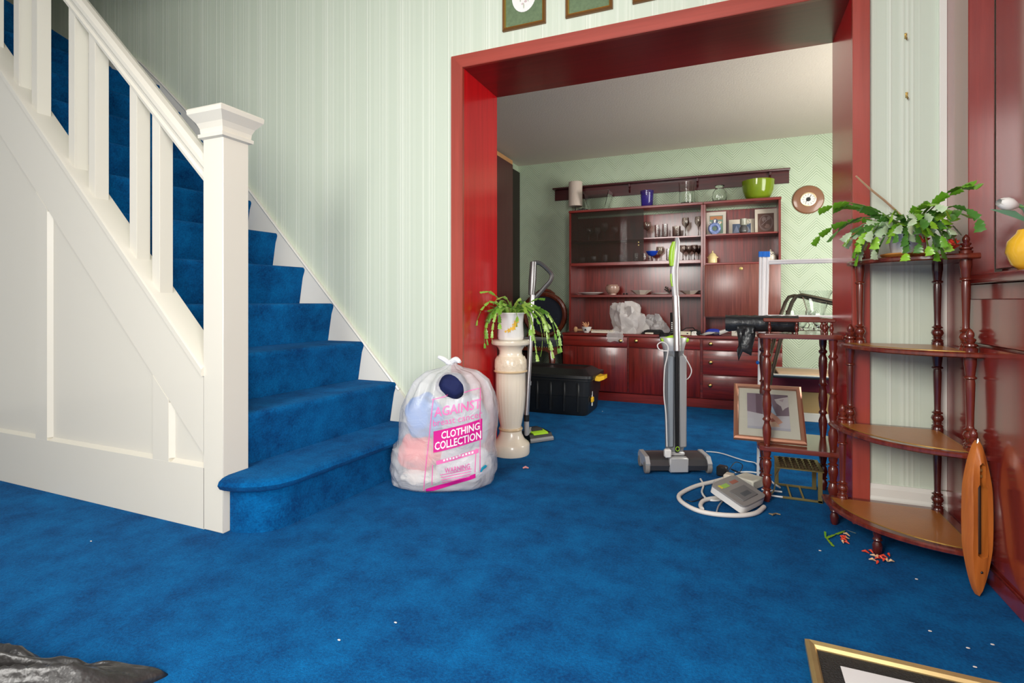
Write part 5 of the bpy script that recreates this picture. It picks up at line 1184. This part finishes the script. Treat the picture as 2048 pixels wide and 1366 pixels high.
for (a, b_) in (((874, 800), (855, 984)), ((872, 800), (966, 780)), ((968, 780), (968, 950)), ((874, 930), (872, 972)), ((960, 900), (958, 948))):
    (u0, v0), (u1, v1) = a, b_
    if abs(u1-u0) > abs(v1-v0): P = [L2(u0, v0), L2(u1, v1), L2(u1, v1+1.8), L2(u0, v0+1.8)]
    else: P = [L2(u0, v0), L2(u0+1.8, v0), L2(u1+1.8, v1), L2(u1, v1)]
    decal('printed_line', [P], PINKP, .0020)
decal('printed_dolphin', [[L2(968, 948), L2(972, 940), L2(979, 936), L2(983, 940), L2(980, 944), L2(975, 946), L2(972, 950)]], TEAL, .0022)
# garments inside the bag
def garment(nm, r, f, z, sr, sf, sz, mat, label, seed):
    b = B(); bmesh.ops.create_icosphere(b.bm, subdivisions=4, radius=1)
    for v in b.bm.verts:
        d = v.co.normalized(); n = 1+.18*noise.noise(d*2.0+Vector((seed, 0, 0)))+.10*abs(noise.noise(d*5+Vector((0, seed, 0)))); q = d*n
        v.co = at(BC, r+q.x*sr, f+q.y*sf, max(.008, z+q.z*sz))
    tag(mk(nm, b, mat), label, 'clothing')
fab = lambda n_, c_: M(n_, c_, .85, bump=.8, bscale=18, var=.12)
garment('light_blue_garment', -.092, -.045, .335, .090, .080, .100, fab('light_blue_cloth', (.05, .26, .70)), 'light blue garment bunched in the upper left of the charity bag', 1)
garment('pink_garment', -.115, -.045, .165, .102, .080, .085, fab('salmon_cloth', (.85, .08, .07)), 'salmon pink garment in the lower left of the charity bag', 2)
garment('grey_garment', .09, -.02, .30, .115, .095, .13, fab('grey_cloth', (.42, .46, .54)), 'pale grey garment behind the print of the charity bag', 3)
garment('white_garment', .085, -.02, .11, .125, .10, .09, fab('white_cloth', (.75, .76, .80)), 'white garment low on the right in the charity bag', 4)
garment('cream_garment', -.10, -.03, .055, .10, .09, .045, fab('cream_cloth', (.72, .70, .64)), 'cream garment squashed at the bottom left of the charity bag', 6)
garment('navy_garment', .040, -.050, .478, .075, .055, .060, fab('navy_cloth', (.006, .012, .075)), 'navy blue garment poking out of the top of the charity bag', 5)

# ================================================================== FLOOR CLUTTER AT THE STAND
TOPG = M('unit_grey_top', (.30, .29, .28), .4, var=.08)
nl, nr, fl0, fr0 = PZ(1488, 1016, .040), PZ(1534, 993, .040), PZ(1430, 962, .085), PZ(1470, 952, .085)
ex = (nr-nl); ey = ((fl0-nl)+(fr0-nr))*.5; ey -= ex.normalized()*ey.dot(ex.normalized())*.5
dv = thing('control_unit', 'flat grey and white control unit tilted on top of its coiled hose', 'device', (nl.x, nl.y, 0)); nz_ = ex.cross(ey).normalized()
def slab(o, ex, ey, dz0, dz1, c_=.18):
    b = B(); P = []
    for (cx, cy, a0) in ((1-c_, 1-c_*.5, 0), (c_, 1-c_*.5, 90), (c_, c_*.5, 180), (1-c_, c_*.5, 270)):
        for a in (0, 30, 60, 90): P.append((cx+c_*math.cos(R(a0+a)), cy+c_*.5*math.sin(R(a0+a))))
    return b.loft([[o+ex*x+ey*y+nz_*dz0 for x, y in P], [o+ex*x+ey*y+nz_*dz1 for x, y in P]])
mk('lower_shell', slab(nl, ex, ey, -.030, -.004), WPLAST, dv, ang=40); mk('top_cover', slab(nl, ex, ey, -.0038, .004), TOPG, dv, ang=40)
mk('raised_pad', B().obox(nl+ex*.18+ey*.14+nz_*.0042, ex*.62, ey*.42, nz_*.004, .001), M('pad_grey', (.20, .20, .20), .45), dv)
mk('badge', B().obox(nl+ex*.35+ey*.24+nz_*.0084, ex*.32, ey*.13, nz_*.001), M('badge_grey', (.12, .13, .14), .3), dv)
mk('green_button', B().obox(nl+ex*.18+ey*.70+nz_*.0042, ex*.24, ey*.13, nz_*.001), M('button_green', (.35, .62, .12), .4), dv)
mk('yellow_button', B().obox(nl+ex*.10+ey*.72+nz_*.0043, ex*.07, ey*.13, nz_*.001), M('button_yellow', (.70, .66, .05), .4), dv)
mk('red_button', B().obox(nl+ex*.55+ey*.72+nz_*.0042, ex*.26, ey*.11, nz_*.001), M('button_red', (.42, .14, .10), .4), dv)
def floor_path(P, z=.009, n=5): return smooth_path([PZ(u, v, z) for u, v in P], n)
hs = tag(mk('white_hose', B().tube(floor_path([(1452, 956), (1429, 963), (1392, 972), (1363, 986), (1358, 997), (1372, 1010), (1398, 1022), (1435, 1029), (1480, 1031), (1512, 1026), (1528, 1014)], .010), .0095, 10), M('hose_white', (.78, .74, .68), .5)), 'thick cream-white hose looping widely on the carpet round the control unit', 'hose')
tag(mk('white_hose', B().tube(floor_path([(1462, 994), (1430, 996), (1408, 1001), (1401, 1010), (1404, 1018)], .0095), .0090, 10), MATS['hose_white']), 'short inner bend of cream hose left of the control unit', 'hose')
tag(mk('white_cable', B().tube(floor_path([(1401, 958), (1407, 970), (1404, 985), (1416, 999), (1440, 1000), (1452, 990)], .006), .0045, 8), WPLAST), 'thin white cable curling beside the hose nearest the sweeper wheel', 'cable')
tag(mk('white_cable', B().tube(floor_path([(1412, 903), (1440, 906), (1475, 917), (1492, 922), (1512, 927), (1517, 945)], .006), .0030, 6), WPLAST), 'thin white cord running from the sweeper base to the airer foot', 'cable')
tag(mk('white_cable', B().tube(floor_path([(1433, 1024), (1437, 1012), (1444, 1003), (1446, 998)], .006), .0035, 6), M('clear_tube', (.6, .6, .6), .2, alpha=.6)), 'short clear tube stub inside the hose loop', 'tube')
tag(mk('black_cable', B().tube(floor_path([(1372, 1000), (1385, 1003), (1400, 998), (1410, 990)], .005), .0020, 6), BLACK), 'thin black wire crossing the inner hose loop', 'cable')
pl = PZ(1452, 985, .0); pg = thing('white_plug', 'white mains plug block under the control unit', 'plug', (pl.x-.03, pl.y+.01, 0))
mk('plug_body', B().box(pl.x-.055, pl.x-.005, pl.y-.02, pl.y+.03, 0.0005, .042, .006), WPLAST, pg); mk('pin', B().box(pl.x-.062, pl.x-.0555, pl.y, pl.y+.006, .018, .024), BRASS, pg)
def adapter(nm, u0, v0, u1, v1, dep, h, mat, lab, par=None):
    a, c2 = PZ(u0, v0, 0), PZ(u1, v1, 0); e = c2-a; n_ = Vector((-e.y, e.x, 0)).normalized()*dep
    r = thing(nm, lab, 'adapter', ((a.x+c2.x)/2, (a.y+c2.y)/2, 0))
    mk('casing', B().obox(a+UP*.001, e, n_, UP*h, .006), mat, r); mk('cable_entry', B().tube([a+e*1.0+n_*.5+UP*h*.5, a+e*1.0+n_*.5+UP*h*.4+e.normalized()*.02], .004, 6), mat, r); return r
adapter('black_adapter', 1432, 952, 1452, 956, .045, .050, BLACK, 'small black power adapter right of the sweeper wheel')
adapter('cream_adapter', 1446, 965, 1466, 969, .05, .040, CREAM, 'rounded cream adapter behind the control unit')
adapter('white_power_pack', 1506, 983, 1530, 974, .10, .045, M('pack_white', (.74, .72, .60), .4), 'long off-white power pack right behind the control unit')
tag(mk('black_cable', B().tube(smooth_path([PZ(1455, 945, .02), PZ(1470, 925, .05), PZ(1485, 930, .04), PZ(1478, 945, .02), PZ(1462, 938, .06), PZ(1492, 950, .01)]), .0022, 6), BLACK), 'tangle of thin black flex above the adapters', 'cable')
tag(mk('white_cable', B().tube(smooth_path([PZ(1470, 945, .008), PZ(1500, 944, .008), PZ(1530, 950, .010), PZ(1545, 965, .008), PZ(1560, 975, .008)]), .004, 6), WPLAST), 'white flex running behind the power pack under the stand', 'cable')

# brass trivet under the stand
tt = thing('brass_trivet', 'old pierced brass trivet with a scrolled leg under the small stand', 'trivet', (.28, 2.72, 0))
X0, X1, Y0, Y1, ZT_ = .205, .372, 2.615, 2.800, .135
b = B(); b.box(X0-.012, X1+.004, Y0-.004, Y1, ZT_, ZT_+.005, .001)
mk('top_plate', b, BRASSD, tt)
b = B()
for i in range(6):
    for j in range(5):
        xx, yy = X0+.014+i*.026, Y0+.022+j*.034; b.tube([(xx+.010*math.cos(R(a)), yy+.012*math.sin(R(a)), ZT_+.006) for a in range(0, 360, 60)], .0022, 4, closed=True); b.box(xx-.004, xx+.004, yy-.005, yy+.005, ZT_+.005, ZT_+.0065)
mk('pierced_pattern', b, M('dark_brass', (.12, .08, .04), .5, metal=.5), tt)
for (x, y) in ((X1-.010, Y0), (X1-.010, Y1-.006), (X0, Y1-.006)): mk('leg', B().box(x-.009, x+.009, y, y+.005, 0.0, ZT_-.0005, .001), BRASSD, tt)
b = B(); P = [(X0-.0, .134), (X0-.006, .118), (X0-.016, .100), (X0-.020, .07), (X0-.022, .04), (X0-.032, .015), (X0-.05, .006), (X0-.062, .006)]
pp_ = smooth_path([(x, Y0+.01, z) for x, z in P], 3)
b.loft([[p+Vector((0, -.012, 0)), p+Vector((0, .012, 0)), p+Vector((.003, .012, .003)), p+Vector((.003, -.012, .003))] for p in pp_]); mk('scrolled_leg', b, BRASSD, tt)
mk('floor_bar', B().box(X0, X1, Y0, Y0+.006, .002, .012, .001), BRASSD, tt); mk('floor_bar', B().box(X0, X1, Y1-.008, Y1-.002, .002, .012, .001), BRASSD, tt)
for x in (X0+.045, X0+.095): mk('cross_bar', B().box(x-.004, x+.004, Y0+.006, Y1-.008, .003, .009, .001), BRASSD, tt)

# ================================================================== WEAVING SHUTTLE
sh = thing('weaving_shuttle', 'large pointed orange-brown wooden weaving shuttle leaning upright against the cupboard', 'shuttle', (.690, 1.985, 0))
b0 = Vector((.680, 1.975, 0.004)); t0 = Vector((.700, 2.035, .452)); axv = (t0-b0); Ls = axv.length; az_ = axv.normalized()
fn = (-FW-az_*(-FW).dot(az_)).normalized(); sd_ = fn.cross(az_).normalized()*-1
if sd_.dot(RT) < 0: sd_ = -sd_
def wdt(f): return .0345*min(1, math.sin(math.pi*min(max(f, 0), 1))**.62*1.12) if 0 < f < 1 else 0
outl = []; NN = 30
for i in range(NN+1): f = i/NN; outl.append((wdt(f), f))
outline = outl+[(-x, f) for x, f in reversed(outl[1:-1])]
def slot(x, f):   # matching inner outline
    g = .24+.62*(f if True else 0); w_ = .015 if g < .70 else .009
    return (math.copysign(w_, x) if abs(x) > 1e-6 else 0, g)
ORW = wood('shuttle_wood', (.42, .11, .018), (.58, .17, .03), .3, .5, 'Z', .6)
b = B(); mid = b0+az_*0
def sp_(x, f, d): return b0+az_*(f*Ls)+sd_*x+fn*d
O = outline; I = [slot(x, f) for x, f in O]
bulge = lambda f: .008+.014*math.sin(math.pi*f)
A = [b.bm.verts.new(sp_(x*.86, f, bulge(f))) for x, f in O]; A2_ = [b.bm.verts.new(sp_(x, f, bulge(f)*.5)) for x, f in O]; C2 = [b.bm.verts.new(sp_(x*.9, f, -bulge(f)*.9)) for x, f in O]
F1 = [b.bm.verts.new(sp_(x, f, bulge(.5)*.93)) for x, f in I]; F2 = [b.bm.verts.new(sp_(x, f, -.006)) for x, f in I]
n = len(O); fs = []
for i in range(n):
    j = (i+1) % n
    for P_, Q_ in ((A2_, A), (A, F1), (F1, F2), (C2, A2_)): fs.append(b.bm.faces.new((P_[i], P_[j], Q_[j], Q_[i])))
fs.append(b.bm.faces.new(F2)); fs.append(b.bm.faces.new(C2[::-1]))
bmesh.ops.remove_doubles(b.bm, verts=b.bm.verts[:], dist=.00001); bmesh.ops.recalc_face_normals(b.bm, faces=b.bm.faces[:])
mk('wooden_body', b, ORW, sh, ang=35)
mk('slot_shade', B().obox(sp_(-.0135, .26, -.005), sd_*.027, az_*(.44*Ls), fn*.004), M('slot_shade_black', (.02, .014, .01), .6), sh)  # near-black insert paints the shade inside the slot
mk('spindle', B().tube([sp_(0, .27, .004), sp_(0, .72, .006)], .0035, 8), M('dull_steel', (.12, .11, .10), .4, metal=.8), sh)
for f in (.76, .80, .84): mk('slot_clip', B().obox(sp_(-.006, f, .006), sd_*.012, az_*.008, fn*.006), BRASSD, sh)
mk('metal_tip', B().tube([sp_(0, .975, .004), sp_(0, 1.012, .004)], [.006, .002], 8), SILVER, sh)
mk('eyelet', B().ball(sp_(0, .155, bulge(.155)*1.0), .0045, 8, 6), BLACK, sh)

# ================================================================== FOREGROUND
gf = thing('gilt_frame', 'gilt-edged picture frame with a black mount lying face up on the carpet', 'picture', (.45, 1.2, 0))
fo = PZ(1602, 1274, .018); o = Vector((fo.x, fo.y-.50, 0.002)); ex = Vector((.56, -.012, 0)); ey = Vector((0.008, .50, 0))
GILT = M('gilt_moulding', (.80, .58, .26), .28, metal=.75, var=.15, vscale=20)
mk('frame', frame_ring(B(), o, ex, ey, .024, .020), GILT, gf, sm=False)
mk('mount', B().obox(o+Vector((.022, .022, 0)), ex*.92, ey*.915, UP*.006), M('black_hessian', (.025, .025, .025), .7, bump=.8, bscale=220, var=.5, vscale=140), gf)
mk('white_sheet', B().obox(o+Vector((.075, .075, .0062)), Vector((.41, 0, 0)), Vector((0, .355, 0)), UP*.0008), M('print_paper', (.82, .81, .80), .5), gf)
# black refuse bag at the bottom left
b = B(); NR = 30; rings = []
key = [(-2.05, .50), (-1.85, .64), (-1.60, .705), (-1.42, .748), (-1.31, .792), (-1.225, .832), (-1.235, .775), (-1.27, .66), (-1.34, .53), (-1.48, .38), (-1.75, .28), (-2.0, .34)]
kp = [Vector((x, y, 0)) for x, y in key]; out_ = []
for i in range(len(kp)):
    p0, p1, p2, p3 = kp[i-1], kp[i], kp[(i+1) % len(kp)], kp[(i+2) % len(kp)]
    for j in range(9):
        t_ = j/9; out_.append(.5*((2*p1)+(-p0+p2)*t_+(2*p0-5*p1+4*p2-p3)*t_*t_+(-p0+3*p1-3*p2+p3)*t_**3))
bc = Vector((-1.62, .53, 0)); dg = Vector((.80, .60, 0))
for i in range(NR+1):
    f = i/NR; ring = []
    for p in out_:
        q = p.lerp(bc, f*.998); u_ = q.dot(dg); w_ = q.dot(Vector((-dg.y, dg.x, 0)))
        n1 = abs(noise.noise(Vector((u_*5, w_*19+1.2*math.sin(u_*6), 2.1)))); n2 = abs(noise.noise(Vector((u_*13, w_*42, 7.7))))
        edge = min(1, f*5)**.6; taper = .35+.65*min(1, (p-Vector((-1.20, .84, 0))).length/.28)
        h = edge*taper*(.098+.030*f-.085*n1-.035*n2+.03*math.cos(w_*30+u_*4))
        ring.append((q.x, q.y, max(.001 if i else 0, h+.012*edge)))
    rings.append(ring)
b.loft(rings); rb_ = mk('refuse_bag', b, M('black_refuse_bag', (.030, .028, .027), .32, coat=.15, bump=.6, bscale=30, spec=.5), ang=180); tag(rb_, 'crumpled black refuse bag on the carpet at the bottom left corner', 'bag')

# fallen cactus bits and scraps
sc_ = thing('fallen_cactus_sprig', 'fallen green cactus sprig on the carpet near the corner stand', 'leaf', PZ(1670, 1072, 0).to_tuple())
def flatleaf(p, q, w_, mesh, root):
    d = q-p; o = bpy.data.objects.new('leaf', mesh); col.objects.link(o); o.parent = root
    o.matrix_local = Matrix.Translation(p-root.location) @ d.normalized().to_track_quat('Z', 'Y').to_matrix().to_4x4() @ Matrix.Diagonal((w_, w_*.5, d.length, 1))
g = lambda u, v, z=.006: PZ(u, v, z)
flatleaf(g(1691, 1061), g(1671, 1069), .020, G2[1], sc_); flatleaf(g(1672, 1068), g(1650, 1077), .022, G2[1], sc_); flatleaf(g(1652, 1075), g(1668, 1094), .018, G2[1], sc_); flatleaf(g(1651, 1076), g(1650, 1062, .018), .014, G2[0], sc_); flatleaf(g(1693, 1060), g(1713, 1067), .008, G2[3], sc_)
def petals(u, v, n, sp, seed, lab):
    rnd = random.Random(seed); r = thing('fallen_petals', lab, 'petals', PZ(u, v, 0).to_tuple())
    for i in range(n):
        p = g(u+rnd.uniform(-sp, sp), v+rnd.uniform(-sp, sp)*.45, .005); a = rnd.uniform(0, 6.28); q = p+Vector((math.cos(a)*.022, math.sin(a)*.022, rnd.uniform(0, .006)))
        b = B(); b.tube([p, (p+q)/2+UP*.005, q], [.0015, .0042, .0012], 6); mk('petal', b, RB if i % 3 else M('pale_petal', (.80, .50, .28), .6), r)
petals(1693, 1078, 9, 13, 1, 'small cluster of shrivelled red petals beside the green sprig'); petals(1757, 1115, 13, 20, 2, 'larger scatter of red petals in front of the corner stand foot')
b = B(); b.tube([g(1046, 936), g(1051, 934, .012), g(1057, 936)], [.004, .006, .003], 6); tag(mk('pink_scrap', b, M('pink_scrap', (.70, .28, .26), .6)), 'small pink scrap on the carpet right of the pedestal', 'scrap')
b = B(); b.tube([g(1538, 1027), g(1545, 1029, .010), g(1552, 1027), g(1561, 1029)], [.002, .004, .003, .002], 6); tag(mk('twig', b, M('twig_brown', (.30, .22, .12), .8)), 'small brown twig on the carpet near the control unit', 'twig')
LINT = M('lint', (.75, .68, .62), .7)
for (u, v) in ((182, 1083), (678, 1281), (791, 1246), (1860, 1263), (1985, 1290), (1950, 1335), (1936, 1297), (1833, 1159), (1205, 823), (1640, 1102), (300, 1010)):
    p = PZ(u, v, .002); tag(mk('lint_speck', B().ball(p+UP*.0015, .0035, 6, 4, (1.4, .7, .5)), LINT), 'tiny pale speck of lint on the blue carpet', 'lint', 'specks of lint on the carpet')
